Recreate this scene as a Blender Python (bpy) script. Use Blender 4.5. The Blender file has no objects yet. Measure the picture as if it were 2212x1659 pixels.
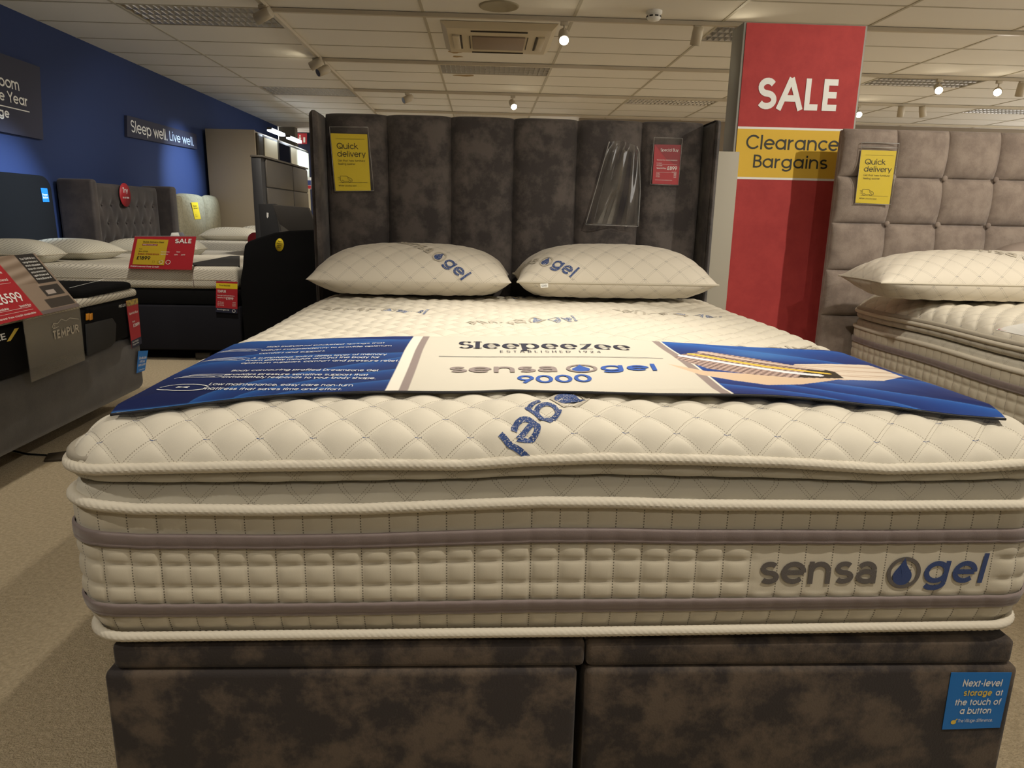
import bpy, bmesh, math, random
import numpy as np
from mathutils import Vector, Matrix
random.seed(4); rng = np.random.default_rng(7)
C = bpy.context.scene.collection
PI = math.pi

# ------------------------------------------------------------------ camera
CAMZ = 1.03
F_PX = 1530.0
YAW, PITCH, ROLL = math.radians(2.45), math.radians(-13.2), 0.020
fw = np.array([math.sin(YAW)*math.cos(PITCH), math.cos(YAW)*math.cos(PITCH), math.sin(PITCH)])
r0 = np.cross(fw, [0, 0, 1]); r0 /= np.linalg.norm(r0); u0 = np.cross(r0, fw)
RT = r0*math.cos(ROLL)+u0*math.sin(ROLL); UP = -r0*math.sin(ROLL)+u0*math.cos(ROLL)
cam = bpy.data.cameras.new('camera'); co = bpy.data.objects.new('camera', cam); C.objects.link(co)
cam.sensor_width = 36; cam.lens = F_PX/2212*36; cam.clip_start = .02; cam.clip_end = 100
co.matrix_world = Matrix(((RT[0], UP[0], -fw[0], 0), (RT[1], UP[1], -fw[1], 0), (RT[2], UP[2], -fw[2], CAMZ), (0, 0, 0, 1)))
bpy.context.scene.camera = co
def ray(x, y): return fw+(x-1106)/F_PX*RT-(y-829.5)/F_PX*UP
def atY(x, y, Y): d = ray(x, y); p = d*Y/d[1]; return np.array([p[0], p[1], p[2]+CAMZ])
def atX(x, y, X): d = ray(x, y); p = d*X/d[0]; return np.array([p[0], p[1], p[2]+CAMZ])
def atZ(x, y, Z): d = ray(x, y); p = d*(Z-CAMZ)/d[2]; return np.array([p[0], p[1], Z])

# ------------------------------------------------------------------ light
S = bpy.context.scene
S.view_settings.view_transform = 'Standard'; S.view_settings.look = 'None'
S.view_settings.gamma = 1; S.view_settings.use_curve_mapping = False
S.view_settings.exposure = 0.60
w = bpy.data.worlds.new('world'); S.world = w; w.use_nodes = True
w.node_tree.nodes['Background'].inputs[0].default_value = (1, .94, .85, 1)
w.node_tree.nodes['Background'].inputs[1].default_value = 1.42
WARM = (1, .92, .80); COOL = (.62, .80, 1)
def spot(name, loc, target, power, col=WARM, size=60, blend=.6, rad=.03):
    l = bpy.data.lights.new(name, 'SPOT'); l.energy = power; l.color = col
    l.spot_size = math.radians(size); l.spot_blend = blend; l.shadow_soft_size = rad
    o = bpy.data.objects.new(name, l); C.objects.link(o); o.location = loc
    o.rotation_euler = (Vector(target)-Vector(loc)).to_track_quat('-Z', 'Y').to_euler(); return o
# track spots over and behind the camera, with added fill spots among them
spot('spot_lamp', (1.05, .50, 2.42), (.35, 1.7, .7), 76, size=88, blend=.9)
spot('spot_lamp', (.4, -1.0, 2.42), (.3, 1.2, .45), 26, size=75, blend=.9)
spot('spot_lamp', (.35, 1.5, 2.42), (2.0, 2.7, .45), 55, size=48, blend=1)  # added fill for the left side of the right-hand mattress
spot('spot_lamp', (.25, 2.25, 2.42), (.12, 1.85, .7), 92, size=62, blend=1)
spot('spot_lamp', (2.9, 1.05, 2.42), (2.1, 3.3, .9), 125, size=74, blend=.8)
spot('spot_lamp', (1.5, -1.0, 2.42), (1.6, 3.5, 1.2), 50, size=45, blend=.8)
spot('spot_lamp', (-1.71, .2, 2.42), (-1.3, .9, 0), 46, size=95, blend=1)  # added fill on the carpet at left
for sx, sy, tx, ty, pw in ((-1.6, 2.6, -2.3, 3.2, 40), (-1.6, 4.2, -2.9, 5.4, 75), (-1.6, 6.2, -3.2, 7.6, 90), (-1.6, 8.6, -3.2, 9.6, 70), (4.6, 2.0, 4.6, 2.6, 110), (5.0, 5.5, 5.0, 6.5, 150), (1.0, 5.2, .8, 6.4, 110), (.6, 8.6, .4, 9.4, 150), (4.5, 9.0, 4.2, 9.6, 170), (-1.0, 11.5, -2.2, 12.5, 120)):
    spot('spot_lamp', (sx, sy, 2.42), (tx, ty, .2), pw, size=100, blend=1)  # added wide downlights: brighten aisles and far beds, bounce light to the ceiling

# ------------------------------------------------------------------ helpers
def lin(c):
    r = []
    for v in c:
        v = v/255; r.append(v/12.92 if v <= .04045 else ((v+.055)/1.055)**2.4)
    return (r[0], r[1], r[2], 1)
MC = {}
def mat(name, rgb, rough=.8, metal=0, mix=None, bump=None, emit=0, sheen=0, spec=.5, coat=0):
    """mix=(rgb2, scale, lo, hi); bump=(scale, strength, distance)"""
    if name in MC: return MC[name]
    m = bpy.data.materials.new(name); m.use_nodes = True; nt = m.node_tree; b = nt.nodes['Principled BSDF']
    b.inputs['Base Color'].default_value = lin(rgb); b.inputs['Roughness'].default_value = rough
    b.inputs['Metallic'].default_value = metal; b.inputs['Specular IOR Level'].default_value = spec
    b.inputs['Sheen Weight'].default_value = sheen; b.inputs['Coat Weight'].default_value = coat
    if emit: b.inputs['Emission Color'].default_value = lin(rgb); b.inputs['Emission Strength'].default_value = emit
    tc = nt.nodes.new('ShaderNodeTexCoord')
    if mix:
        n = nt.nodes.new('ShaderNodeTexNoise'); n.inputs['Scale'].default_value = mix[1]; n.inputs['Detail'].default_value = 8
        n.inputs['Roughness'].default_value = .65; nt.links.new(tc.outputs['Object'], n.inputs['Vector'])
        r = nt.nodes.new('ShaderNodeMapRange'); r.inputs[1].default_value = mix[2]; r.inputs[2].default_value = mix[3]
        nt.links.new(n.outputs['Fac'], r.inputs[0])
        x = nt.nodes.new('ShaderNodeMix'); x.data_type = 'RGBA'; x.inputs['A'].default_value = lin(rgb); x.inputs['B'].default_value = lin(mix[0])
        nt.links.new(r.outputs[0], x.inputs['Factor']); nt.links.new(x.outputs['Result'], b.inputs['Base Color'])
    if bump:
        n = nt.nodes.new('ShaderNodeTexNoise'); n.inputs['Scale'].default_value = bump[0]; n.inputs['Detail'].default_value = 4
        nt.links.new(tc.outputs['Object'], n.inputs['Vector'])
        q = nt.nodes.new('ShaderNodeBump'); q.inputs['Strength'].default_value = bump[1]; q.inputs['Distance'].default_value = bump[2]
        nt.links.new(n.outputs['Fac'], q.inputs['Height']); nt.links.new(q.outputs[0], b.inputs['Normal'])
    MC[name] = m; return m
def mnode(nt, op, a, b=None, c=None):
    n = nt.nodes.new('ShaderNodeMath'); n.operation = op
    for i, v in enumerate((a, b, c)):
        if v is None: continue
        if isinstance(v, (int, float)): n.inputs[i].default_value = v
        else: nt.links.new(v, n.inputs[i])
    return n.outputs[0]
def stitched(name, rgb, thread, tick, kind, rough=.85):
    """fabric with stitch lines read from the UV map: 'quilt' diamonds or 'border' columns"""
    m = mat(name, rgb, rough, bump=(900, .25, .0006), sheen=.15); nt = m.node_tree; b = nt.nodes['Principled BSDF']
    uv = nt.nodes.new('ShaderNodeUVMap'); sp = nt.nodes.new('ShaderNodeSeparateXYZ'); nt.links.new(uv.outputs[0], sp.inputs[0])
    U, V = sp.outputs[0], sp.outputs[1]
    def near(x, off, wd):      # 1 where |fract(x)-off| small (fract centred)
        f = mnode(nt, 'SUBTRACT', mnode(nt, 'FRACT', mnode(nt, 'ADD', x, .5)), .5)
        return mnode(nt, 'LESS_THAN', mnode(nt, 'ABSOLUTE', mnode(nt, 'SUBTRACT', mnode(nt, 'ABSOLUTE', f), off)), wd)
    def dash(x, n): return mnode(nt, 'GREATER_THAN', mnode(nt, 'SINE', mnode(nt, 'MULTIPLY', x, n*2*PI)), -.1)
    if kind == 'quilt':
        l1 = mnode(nt, 'MULTIPLY', near(U, .045, .010), dash(V, 15)); l2 = mnode(nt, 'MULTIPLY', near(V, .045, .010), dash(U, 15))
        fac = mnode(nt, 'MULTIPLY', mnode(nt, 'MAXIMUM', l1, l2), .75)
        sm = mnode(nt, 'ADD', U, V); df = mnode(nt, 'SUBTRACT', U, V)
        def cen(x, wd):
            f = mnode(nt, 'SUBTRACT', mnode(nt, 'FRACT', mnode(nt, 'ADD', x, .5)), .5)
            return mnode(nt, 'LESS_THAN', mnode(nt, 'ABSOLUTE', f), wd)
        # blue tick at each crossing
        tk = mnode(nt, 'MULTIPLY', mnode(nt, 'MULTIPLY', cen(U, .07), cen(V, .07)), cen(df, .012)) if tick else None
    else:
        fac = mnode(nt, 'MULTIPLY', mnode(nt, 'MULTIPLY', near(U, 0, .022), dash(V, 1)), .8); tk = None
    x = nt.nodes.new('ShaderNodeMix'); x.data_type = 'RGBA'; x.inputs['A'].default_value = lin(rgb); x.inputs['B'].default_value = lin(thread)
    nt.links.new(fac, x.inputs['Factor']); out = x.outputs['Result']
    if tk is not None:
        y = nt.nodes.new('ShaderNodeMix'); y.data_type = 'RGBA'; nt.links.new(out, y.inputs['A']); y.inputs['B'].default_value = lin(tick)
        nt.links.new(tk, y.inputs['Factor']); out = y.outputs['Result']
    nt.links.new(out, b.inputs['Base Color'])
    return m
def clear(name, tint=(235, 235, 235), refl=.10, body=.06):
    if name in MC: return MC[name]
    m = bpy.data.materials.new(name); m.use_nodes = True; nt = m.node_tree; nt.nodes.clear()
    o = nt.nodes.new('ShaderNodeOutputMaterial'); t = nt.nodes.new('ShaderNodeBsdfTransparent'); t.inputs[0].default_value = lin(tint)
    g = nt.nodes.new('ShaderNodeBsdfGlossy'); g.inputs['Roughness'].default_value = .04
    d = nt.nodes.new('ShaderNodeBsdfDiffuse'); d.inputs[0].default_value = (.7, .7, .68, 1)
    x1 = nt.nodes.new('ShaderNodeMixShader'); x1.inputs[0].default_value = body
    x2 = nt.nodes.new('ShaderNodeMixShader'); x2.inputs[0].default_value = refl
    nt.links.new(t.outputs[0], x1.inputs[1]); nt.links.new(d.outputs[0], x1.inputs[2])
    nt.links.new(x1.outputs[0], x2.inputs[1]); nt.links.new(g.outputs[0], x2.inputs[2]); nt.links.new(x2.outputs[0], o.inputs[0])
    MC[name] = m; return m
def thing(name, label, cat, loc=(0, 0, 0), group=None):
    o = bpy.data.objects.new(name, None); C.objects.link(o); o.location = Vector(loc); o.empty_display_size = .05
    o['label'] = label; o['category'] = cat
    if group: o['group'] = group
    return o
def tag(o, label, cat, group=None):
    o['label'] = label; o['category'] = cat
    if group: o['group'] = group
    return o
def wloc(p):
    v = Vector((0, 0, 0))
    while p is not None: v += Vector(p.location); p = p.parent
    return v
def link(name, me, m, parent=None, smooth=False):
    if m is not None: me.materials.append(m)
    if smooth: me.polygons.foreach_set('use_smooth', [True]*len(me.polygons))
    o = bpy.data.objects.new(name, me); C.objects.link(o)
    if parent is not None:
        o.parent = parent; off = wloc(parent)
        if off.length: me.transform(Matrix.Translation(-off))
    return o
def struct(o): o['kind'] = 'structure'; return o
def rawmesh(name, V, Fc, m, parent=None, smooth=False):
    me = bpy.data.meshes.new(name); me.from_pydata([tuple(map(float, v)) for v in V], [], Fc); me.update()
    return link(name, me, m, parent, smooth)
def grid(name, X, m, parent=None, uv=None, col=None, wrap=False, smooth=True, flip=False, mats=None, fmat=None):
    """X (nv,nu,3) -> quad mesh; uv (nv,nu,2); col (nv,nu,3) srgb 0..255 colour attribute"""
    nv, nu = X.shape[:2]; me = bpy.data.meshes.new(name)
    cu = nu if wrap else nu-1
    j, i = np.meshgrid(np.arange(nv-1), np.arange(cu), indexing='ij')
    i2 = (i+1) % nu
    q = np.stack([j*nu+i, j*nu+i2, (j+1)*nu+i2, (j+1)*nu+i], -1).reshape(-1, 4)
    if flip: q = q[:, ::-1]
    me.vertices.add(nv*nu); me.vertices.foreach_set('co', X.reshape(-1).astype(np.float32))
    me.loops.add(q.size); me.loops.foreach_set('vertex_index', q.reshape(-1).astype(np.int32))
    me.polygons.add(len(q)); me.polygons.foreach_set('loop_start', np.arange(0, q.size, 4, dtype=np.int32))
    if uv is not None:
        l = me.uv_layers.new(name='UVMap'); fl = uv.reshape(-1, 2)[q.reshape(-1)].copy()
        if wrap:   # last column: continue instead of jumping back
            last = (i.reshape(-1) == nu-1); L = fl.reshape(-1, 4, 2)
            step = uv[0, 1, 0]-uv[0, 0, 0]
            a, b_ = (1, 2) if not flip else (2, 1)
            L[last, a, 0] = L[last, (0 if not flip else 3), 0]+step; L[last, b_, 0] = L[last, (3 if not flip else 0), 0]+step
            fl = L.reshape(-1, 2)
        l.data.foreach_set('uv', fl.reshape(-1).astype(np.float32))
    if col is not None:
        a = me.color_attributes.new('print', 'FLOAT_COLOR', 'POINT')
        c = col.reshape(-1, 3)/255.; c = np.where(c <= .04045, c/12.92, ((c+.055)/1.055)**2.4)
        a.data.foreach_set('color', np.concatenate([c, np.ones((len(c), 1))], 1).reshape(-1).astype(np.float32))
    me.update(calc_edges=True); me.validate()
    o = link(name, me, m, parent, smooth); return o
def printed(name, rough=.5, spec=.4):
    if name in MC: return MC[name]
    m = mat(name, (255, 255, 255), rough, spec=spec); nt = m.node_tree
    a = nt.nodes.new('ShaderNodeAttribute'); a.attribute_name = 'print'
    nt.links.new(a.outputs['Color'], nt.nodes['Principled BSDF'].inputs['Base Color']); return m
def box(name, lo, hi, m, parent=None, bev=.0, seg=2, rot=None):
    bm = bmesh.new(); bmesh.ops.create_cube(bm, size=1)
    lo, hi = Vector(lo), Vector(hi); c, s = (lo+hi)/2, hi-lo
    for v in bm.verts: v.co = Vector((v.co.x*s.x, v.co.y*s.y, v.co.z*s.z))
    if bev: bmesh.ops.bevel(bm, geom=bm.edges[:], offset=bev, segments=seg, affect='EDGES', profile=.5)
    if rot is not None: bmesh.ops.transform(bm, matrix=rot, verts=bm.verts)
    bmesh.ops.translate(bm, vec=c, verts=bm.verts)
    me = bpy.data.meshes.new(name); bm.to_mesh(me); bm.free()
    return link(name, me, m, parent, bool(bev))
def prism(name, pts, off, m, parent=None, bev=0):
    """polygon pts (3D, in order) extruded by vector off"""
    bm = bmesh.new(); a = [bm.verts.new(Vector(p)) for p in pts]; b = [bm.verts.new(Vector(p)+Vector(off)) for p in pts]
    n = len(pts); bm.faces.new(a); bm.faces.new(b[::-1])
    for i in range(n): bm.faces.new((a[i], b[i], b[(i+1) % n], a[(i+1) % n]))
    bmesh.ops.recalc_face_normals(bm, faces=bm.faces)
    if bev: bmesh.ops.bevel(bm, geom=bm.edges[:], offset=bev, segments=3, affect='EDGES', profile=.5)
    me = bpy.data.meshes.new(name); bm.to_mesh(me); bm.free(); return link(name, me, m, parent, bool(bev))
def tube(name, P, r, m, parent=None, n=10, closed=False, caps=True):
    P = np.asarray(P, float); k = len(P)
    T = np.roll(P, -1, 0)-np.roll(P, 1, 0)
    if not closed: T[0] = P[1]-P[0]; T[-1] = P[-1]-P[-2]
    T /= np.linalg.norm(T, axis=1)[:, None]; ref = np.array([0, 0, 1.]) if abs(T[:, 2]).mean() < .8 else np.array([1., 0, 0])
    A = np.cross(T, ref); A /= np.linalg.norm(A, axis=1)[:, None]; B = np.cross(A, T)
    th = np.linspace(0, 2*PI, n, endpoint=False); rr = np.broadcast_to(np.asarray(r, float), (k,))
    X = P[:, None]+rr[:, None, None]*(np.cos(th)[None, :, None]*A[:, None]+np.sin(th)[None, :, None]*B[:, None])
    V = list(X.reshape(-1, 3)); Fc = []
    for j in range(k if closed else k-1):
        for i in range(n): Fc.append((j*n+i, j*n+(i+1) % n, ((j+1) % k)*n+(i+1) % n, ((j+1) % k)*n+i))
    if caps and not closed: Fc.append(tuple(range(n))[::-1]); Fc.append(tuple((k-1)*n+i for i in range(n)))
    return rawmesh(name, V, Fc, m, parent, True)

# ------------------------------------------------------------------ stroke lettering
GL = {
'a': (.86, "A .37 .35 .33 .35 0 360;L .70 0 .70 .70"), '@': (.76, "A .32 .44 .26 .26 150 0;L .58 .44 .58 0;A .33 .19 .26 .2 0 360"),
'b': (.84, "A .40 .35 .33 .35 0 360;L .06 0 .06 1"), 'c': (.72, "A .39 .35 .33 .35 42 318"), 'd': (.86, "A .37 .35 .33 .35 0 360;L .70 0 .70 1"),
'e': (.80, "A .38 .35 .33 .35 0 318;L .06 .36 .70 .36"), 'f': (.42, "A .36 .80 .18 .2 80 180;L .18 .80 .18 0;L .02 .66 .38 .66"),
'g': (.86, "A .37 .35 .33 .35 0 360;L .70 .70 .70 -.05;A .37 -.05 .33 .24 0 -150"), 'h': (.76, "L .06 0 .06 1;A .35 .40 .28 .30 180 0;L .63 .40 .63 0"),
'i': (.24, "L .08 0 .08 .70;L .08 .88 .08 .97"), 'j': (.26, "L .1 -.2 .1 .70;L .1 .88 .1 .97"), 'k': (.66, "L .06 0 .06 1;L .07 .30 .50 .70;L .20 .42 .56 0"),
'l': (.24, "L .08 0 .08 1"), 'm': (1.10, "L .06 0 .06 .70;A .30 .45 .23 .25 180 0;L .53 .45 .53 0;A .76 .45 .23 .25 180 0;L .99 .45 .99 0"),
'n': (.76, "L .06 0 .06 .70;A .35 .40 .28 .30 180 0;L .63 .40 .63 0"), 'o': (.80, "A .39 .35 .33 .35 0 360"),
'p': (.84, "A .40 .35 .33 .35 0 360;L .06 .70 .06 -.3"), 'q': (.86, "A .37 .35 .33 .35 0 360;L .70 .70 .70 -.3"), 'r': (.48, "L .06 0 .06 .70;A .36 .38 .29 .31 180 85"),
's': (.62, "A .30 .525 .22 .175 35 270;A .30 .175 .24 .175 90 -145"), 't': (.42, "L .18 .95 .18 0;L .02 .68 .38 .68"),
'u': (.76, "L .06 .70 .06 .30;A .35 .30 .28 .30 180 360;L .63 0 .63 .70"), 'v': (.66, "L .03 .70 .31 0 .59 .70"), 'w': (.98, "L .03 .70 .25 0 .46 .68 .68 0 .90 .70"),
'x': (.62, "L .04 0 .54 .70;L .04 .70 .54 0"), 'y': (.66, "L .03 .70 .33 0;L .60 .70 .22 -.28"), 'z': (.60, "L .05 .69 .52 .69 .05 .01 .54 .01"),
'A': (.86, "L .03 0 .37 1;L .79 0 .45 1;L .16 .33 .66 .33"), 'B': (.70, "L .08 0 .08 1;L .08 .99 .32 .99;A .32 .77 .22 .22 90 -90;L .08 .55 .34 .55;A .34 .28 .26 .27 90 -90;L .08 .01 .34 .01"),
'C': (1.0, "A .52 .5 .46 .5 38 322"), 'D': (.86, "L .08 0 .08 1;L .08 .99 .30 .99;A .30 .5 .46 .49 90 -90;L .08 .01 .30 .01"), 'E': (.62, "L .08 0 .08 1;L .08 .98 .52 .98;L .08 .5 .50 .5;L .08 .02 .54 .02"),
'F': (.56, "L .08 0 .08 1;L .08 .98 .50 .98;L .08 .5 .46 .5"), 'G': (1.0, "A .52 .5 .46 .5 38 352;L .52 .45 .98 .45"), 'H': (.80, "L .08 0 .08 1;L .68 0 .68 1;L .08 .5 .68 .5"),
'I': (.26, "L .1 0 .1 1"), 'J': (.5, "L .38 1 .38 .2;A .2 .2 .18 .2 0 -150"), 'K': (.76, "L .08 0 .08 1;L .1 .42 .62 1;L .24 .56 .68 0"), 'L': (.56, "L .08 1 .08 .02 .50 .02"),
'M': (.98, "L .08 0 .08 1 .46 .25 .84 1 .84 0"), 'N': (.84, "L .08 0 .08 1 .70 0 .70 1"), 'O': (1.04, "A .52 .5 .46 .5 0 360"), 'P': (.66, "L .08 0 .08 1;L .08 .99 .32 .99;A .32 .74 .26 .25 90 -90;L .08 .49 .32 .49"),
'Q': (1.06, "A .52 .5 .46 .5 0 360;L .42 .36 .98 0"), 'R': (.70, "L .08 0 .08 1;L .08 .99 .32 .99;A .32 .74 .26 .25 90 -90;L .08 .49 .32 .49;L .34 .48 .62 0"),
'S': (.70, "A .34 .745 .25 .245 30 270;A .34 .25 .28 .25 90 -150"), 'T': (.66, "L .31 0 .31 .98;L .02 .98 .60 .98"), 'U': (.80, "L .08 1 .08 .32;A .38 .32 .30 .32 180 360;L .68 .32 .68 1"),
'V': (.76, "L .03 1 .36 0 .69 1"), 'W': (1.15, "L .03 1 .29 0 .54 .95 .80 0 1.06 1"), 'X': (.76, "L .04 0 .66 1;L .04 1 .66 0"), 'Y': (.74, "L .03 1 .35 .48 .67 1;L .35 .48 .35 0"), 'Z': (.66, "L .06 .98 .58 .98 .06 .02 .60 .02"),
'0': (.72, "A .34 .5 .28 .5 0 360"), '1': (.36, "L .05 .78 .22 .98 .22 0"), '2': (.66, "A .30 .70 .24 .28 165 -30;L .51 .56 .06 .02 .56 .02"), '3': (.66, "A .29 .74 .23 .25 150 -90;A .29 .26 .26 .25 90 -150"),
'4': (.70, "L .48 0 .48 .98 .05 .28 .62 .28"), '5': (.66, "L .52 .98 .16 .98 .11 .55;A .30 .33 .26 .32 130 -145"), '6': (.68, "A .33 .32 .27 .32 0 360;L .09 .42 .38 .98"), '7': (.6, "L .04 .98 .54 .98 .2 0"),
'8': (.66, "A .31 .75 .21 .23 0 360;A .31 .27 .26 .27 0 360"), '9': (.68, "A .33 .68 .27 .32 0 360;L .57 .58 .28 .02"), '£': (.62, "A .34 .74 .2 .24 20 185;L .16 .74 .18 .2 .06 .02 .54 .02;L .04 .48 .44 .48"),
'.': (.22, "L .09 0 .09 .11"), ',': (.22, "L .10 .1 .05 -.12"), "'": (.18, "L .08 .78 .08 1"), '-': (.42, "L .05 .36 .34 .36"), '/': (.5, "L .02 -.05 .44 1.05"), ':': (.22, "L .09 0 .09 .11;L .09 .55 .09 .66"),
'%': (.8, "A .2 .75 .15 .2 0 360;A .6 .25 .15 .2 0 360;L .15 0 .65 1"), '+': (.6, "L .3 .15 .3 .65;L .05 .4 .55 .4"), ' ': (.34, ""),
'~': (1.5, "L .05 .35 1.4 .35"),
}
def ribbon(P, wd, serif=None):
    P = np.asarray(P, float); T = np.empty_like(P); T[1:-1] = P[2:]-P[:-2]; T[0] = P[1]-P[0]; T[-1] = P[-1]-P[-2]
    if np.allclose(P[0], P[-1]) and len(P) > 4: T[0] = T[-1] = P[1]-P[-2]
    T /= np.linalg.norm(T, axis=1)[:, None]+1e-9; N = np.stack([-T[:, 1], T[:, 0]], 1)
    # mitre
    d = P[1:]-P[:-1]; d /= np.linalg.norm(d, axis=1)[:, None]+1e-9; k = np.ones(len(P))
    if len(P) > 2:
        cs = np.clip((d[1:]*T[1:-1]).sum(1), .45, 1); k[1:-1] = 1/cs
    hw = wd/2*k
    if serif is not None: hw = (serif+(wd-serif)*np.abs(T[:, 1])**1.5)/2*k
    return P+N*hw[:, None], P-N*hw[:, None]
def text_geo(s, wt=.12, seg=.12, serif=None, shear=0, track=0):
    R, x = [], 0.
    for ch in s:
        adv, d = GL.get(ch, GL[' '])
        for st in d.split(';'):
            t = st.split()
            if not t: continue
            if t[0] == 'A':
                cx, cy, rx, ry, a0, a1 = map(float, t[1:]); n = max(5, int(abs(a1-a0)/18))
                a = np.radians(np.linspace(a0, a1, n+1)); P = np.stack([cx+rx*np.cos(a), cy+ry*np.sin(a)], 1)
                if serif is None: P[:, 1] = wt/2+P[:, 1]*(1-wt)
            else:
                v = np.array(list(map(float, t[1:]))).reshape(-1, 2)
                if serif is None:
                    y0_ = v[:, 1].copy(); yy_ = np.where(y0_ > .96, 1, np.where(np.abs(y0_) < .03, 0, y0_)); v[:, 1] = wt/2+yy_*(1-wt)
                    for e_, f_ in ((0, 1), (-1, -2)):     # stems run on to the full letter height
                        d_ = v[e_]-v[f_]
                        if abs(d_[1]) > abs(d_[0])*.9 and min(abs(yy_[e_]-q_) for q_ in (0, 1, .7)) < .02: v[e_] += d_/abs(d_[1])*wt/2
                P = [v[0]]
                for a, b in zip(v[:-1], v[1:]):
                    n = max(1, int(np.linalg.norm(b-a)/seg))
                    for i in range(1, n+1): P.append(a+(b-a)*i/n)
                P = np.array(P)
                if serif is not None and abs(v[0][0]-v[-1][0]) < .02 and len(v) == 2:   # slab ends on stems
                    for e in (v[0], v[-1]):
                        q = np.array([[e[0]-wt*.95, e[1]], [e[0]+wt*.95, e[1]]])+[x, 0]; R.append((q+[0, serif*.7], q-[0, serif*.7]))
            a, b = ribbon(P+[x, 0], wt, serif); R.append((a, b))
        x += adv+track+wt*.35+max(0, wt-.13)*.9
    out = []
    for a, b in R:
        if shear: a = a+np.stack([a[:, 1]*shear, 0*a[:, 0]], 1); b = b+np.stack([b[:, 1]*shear, 0*b[:, 0]], 1)
        out.append((a, b))
    return out, x-track
def ribs_mesh(name, ribs, fn, m, parent):
    """fn maps (n,2) metric points to 3-D"""
    V, Fc = [], []
    for i_, (a, b) in enumerate(ribs):
        A, B = fn(a), fn(b); o_ = fn(np.array([a[0], a[0]+[1e-3, 0], a[0]+[0, 1e-3]])); nn = np.cross(o_[1]-o_[0], o_[2]-o_[0]); nn = nn/(np.linalg.norm(nn)+1e-12)
        A = A+nn*(i_ % 7)*4e-5; B = B+nn*(i_ % 7)*4e-5; k = len(V); n = len(A); V += list(A)+list(B)
        Fc += [(k+i, k+n+i, k+n+i+1, k+i+1) for i in range(n-1)]
    return rawmesh(name, V, Fc, m, parent)
def text(name, items, fn, m, parent):
    """items: (string, x, y, height, weight, align, width, opts) in the card's metric units"""
    if name == 'lettering' and len(items) > 1 and parent is not None:
        for it in items: o = text(name, [it], fn, m, parent)
        return o
    R = []
    for it in items:
        s, x, y, h = it[:4]; wt = it[4] if len(it) > 4 else .12; al = it[5] if len(it) > 5 else 'l'; wd = it[6] if len(it) > 6 else None
        op = it[7] if len(it) > 7 else {}
        g, W = text_geo(s, wt, **op); sx = h if wd is None else wd/W; tw = W*sx
        x0 = x-(tw/2 if al == 'c' else tw if al == 'r' else 0)
        R += [(a*[sx, h]+[x0, y], b*[sx, h]+[x0, y]) for a, b in g]
    return ribs_mesh(name, R, fn, m, parent)
def lines(name, L, fn, m, parent):
    """L: list of (points, width)"""
    R = []
    for P, wd in L:
        P = np.asarray(P, float); Q = [P[0]]
        for a, b in zip(P[:-1], P[1:]):
            n = max(1, int(np.linalg.norm(b-a)/.03))
            for i in range(1, n+1): Q.append(a+(b-a)*i/n)
        R.append(ribbon(np.array(Q), wd))
    return ribs_mesh(name, R, fn, m, parent)
def arc(cx, cy, rx, ry, a0=0, a1=360, n=24):
    a = np.radians(np.linspace(a0, a1, n+1)); return np.stack([cx+rx*np.cos(a), cy+ry*np.sin(a)], 1)
def disc_ribs(P):
    """filled convex-ish outline as rib pair about its centre line (top-bottom)"""
    P = np.asarray(P); c = P.mean(0); return (P, np.repeat(c[None], len(P), 0))
class Card:
    """flat card through 4 corners bl, br, tr, tl; metric (x,y) -> 3-D"""
    def __init__(s, bl, br, tr, tl):
        s.c = [np.asarray(p, float) for p in (bl, br, tr, tl)]; bl, br, tr, tl = s.c
        s.w = np.linalg.norm(br-bl+tr-tl)/2; s.h = np.linalg.norm(tl-bl+tr-br)/2
        n = np.cross(br-bl, tl-bl); s.n = n/np.linalg.norm(n)
    def f(s, lift=.001):
        bl, br, tr, tl = s.c
        def g(P):
            P = np.asarray(P); u = (P[:, 0]/s.w)[:, None]; v = (P[:, 1]/s.h)[:, None]
            return (bl*(1-u)+br*u)*(1-v)+(tl*(1-u)+tr*u)*v+s.n*lift
        return g
    def plate(s, name, m, parent=None, t=.0015, r=(0, 0, 1, 1), lift=0):
        x0, y0, x1, y1 = r; P = s.f(lift)(np.array([[x0*s.w, y0*s.h], [x1*s.w, y0*s.h], [x1*s.w, y1*s.h], [x0*s.w, y1*s.h]]))
        return prism(name, P, -s.n*t, m, parent)

# ------------------------------------------------------------------ materials
CREAM = (214, 207, 190)
m_top = stitched('quilted_jersey', CREAM, (132, 122, 104), (45, 70, 120), 'quilt')
m_bord = stitched('border_velour', (203, 194, 173), (70, 62, 48), None, 'border')
m_under = stitched('underside_jersey', (200, 194, 178), (120, 112, 96), None, 'quilt')
m_velvet = mat('crushed_velvet', (52, 46, 44), .8, mix=((86, 78, 73), 9, .44, .60), bump=(260, .35, .002), sheen=.12)
m_velvet_b = mat('crushed_velvet_base', (42, 35, 32), .8, mix=((88, 75, 62), 13, .44, .60), bump=(260, .35, .002), sheen=.08)
m_tape = mat('border_tape', (126, 112, 108), .6, bump=(500, .3, .001), sheen=.3)
m_tapelight = mat('cream_tape', (196, 188, 170), .7, bump=(700, .3, .0006))
m_blacktrim = mat('black_edge', (18, 18, 24), .6)
m_black = mat('black_fabric', (13, 13, 14), .9, spec=.15, bump=(700, .3, .001))
m_navyf = mat('charcoal_navy_fabric', (27, 27, 33), .9, spec=.2, bump=(600, .3, .001))
m_white = mat('white_print', (235, 235, 230), .6)
m_yellow = mat('yellow_card', (226, 200, 44), .5, spec=.4)
m_ink = mat('black_ink', (30, 32, 22), .6)
m_red = mat('red_card', (172, 38, 48), .5)
m_red2 = mat('dark_red_card', (140, 30, 40), .5)  # darker red print for facet, strip and lettering
m_blue = mat('blue_card', (28, 116, 196), .5)
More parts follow.
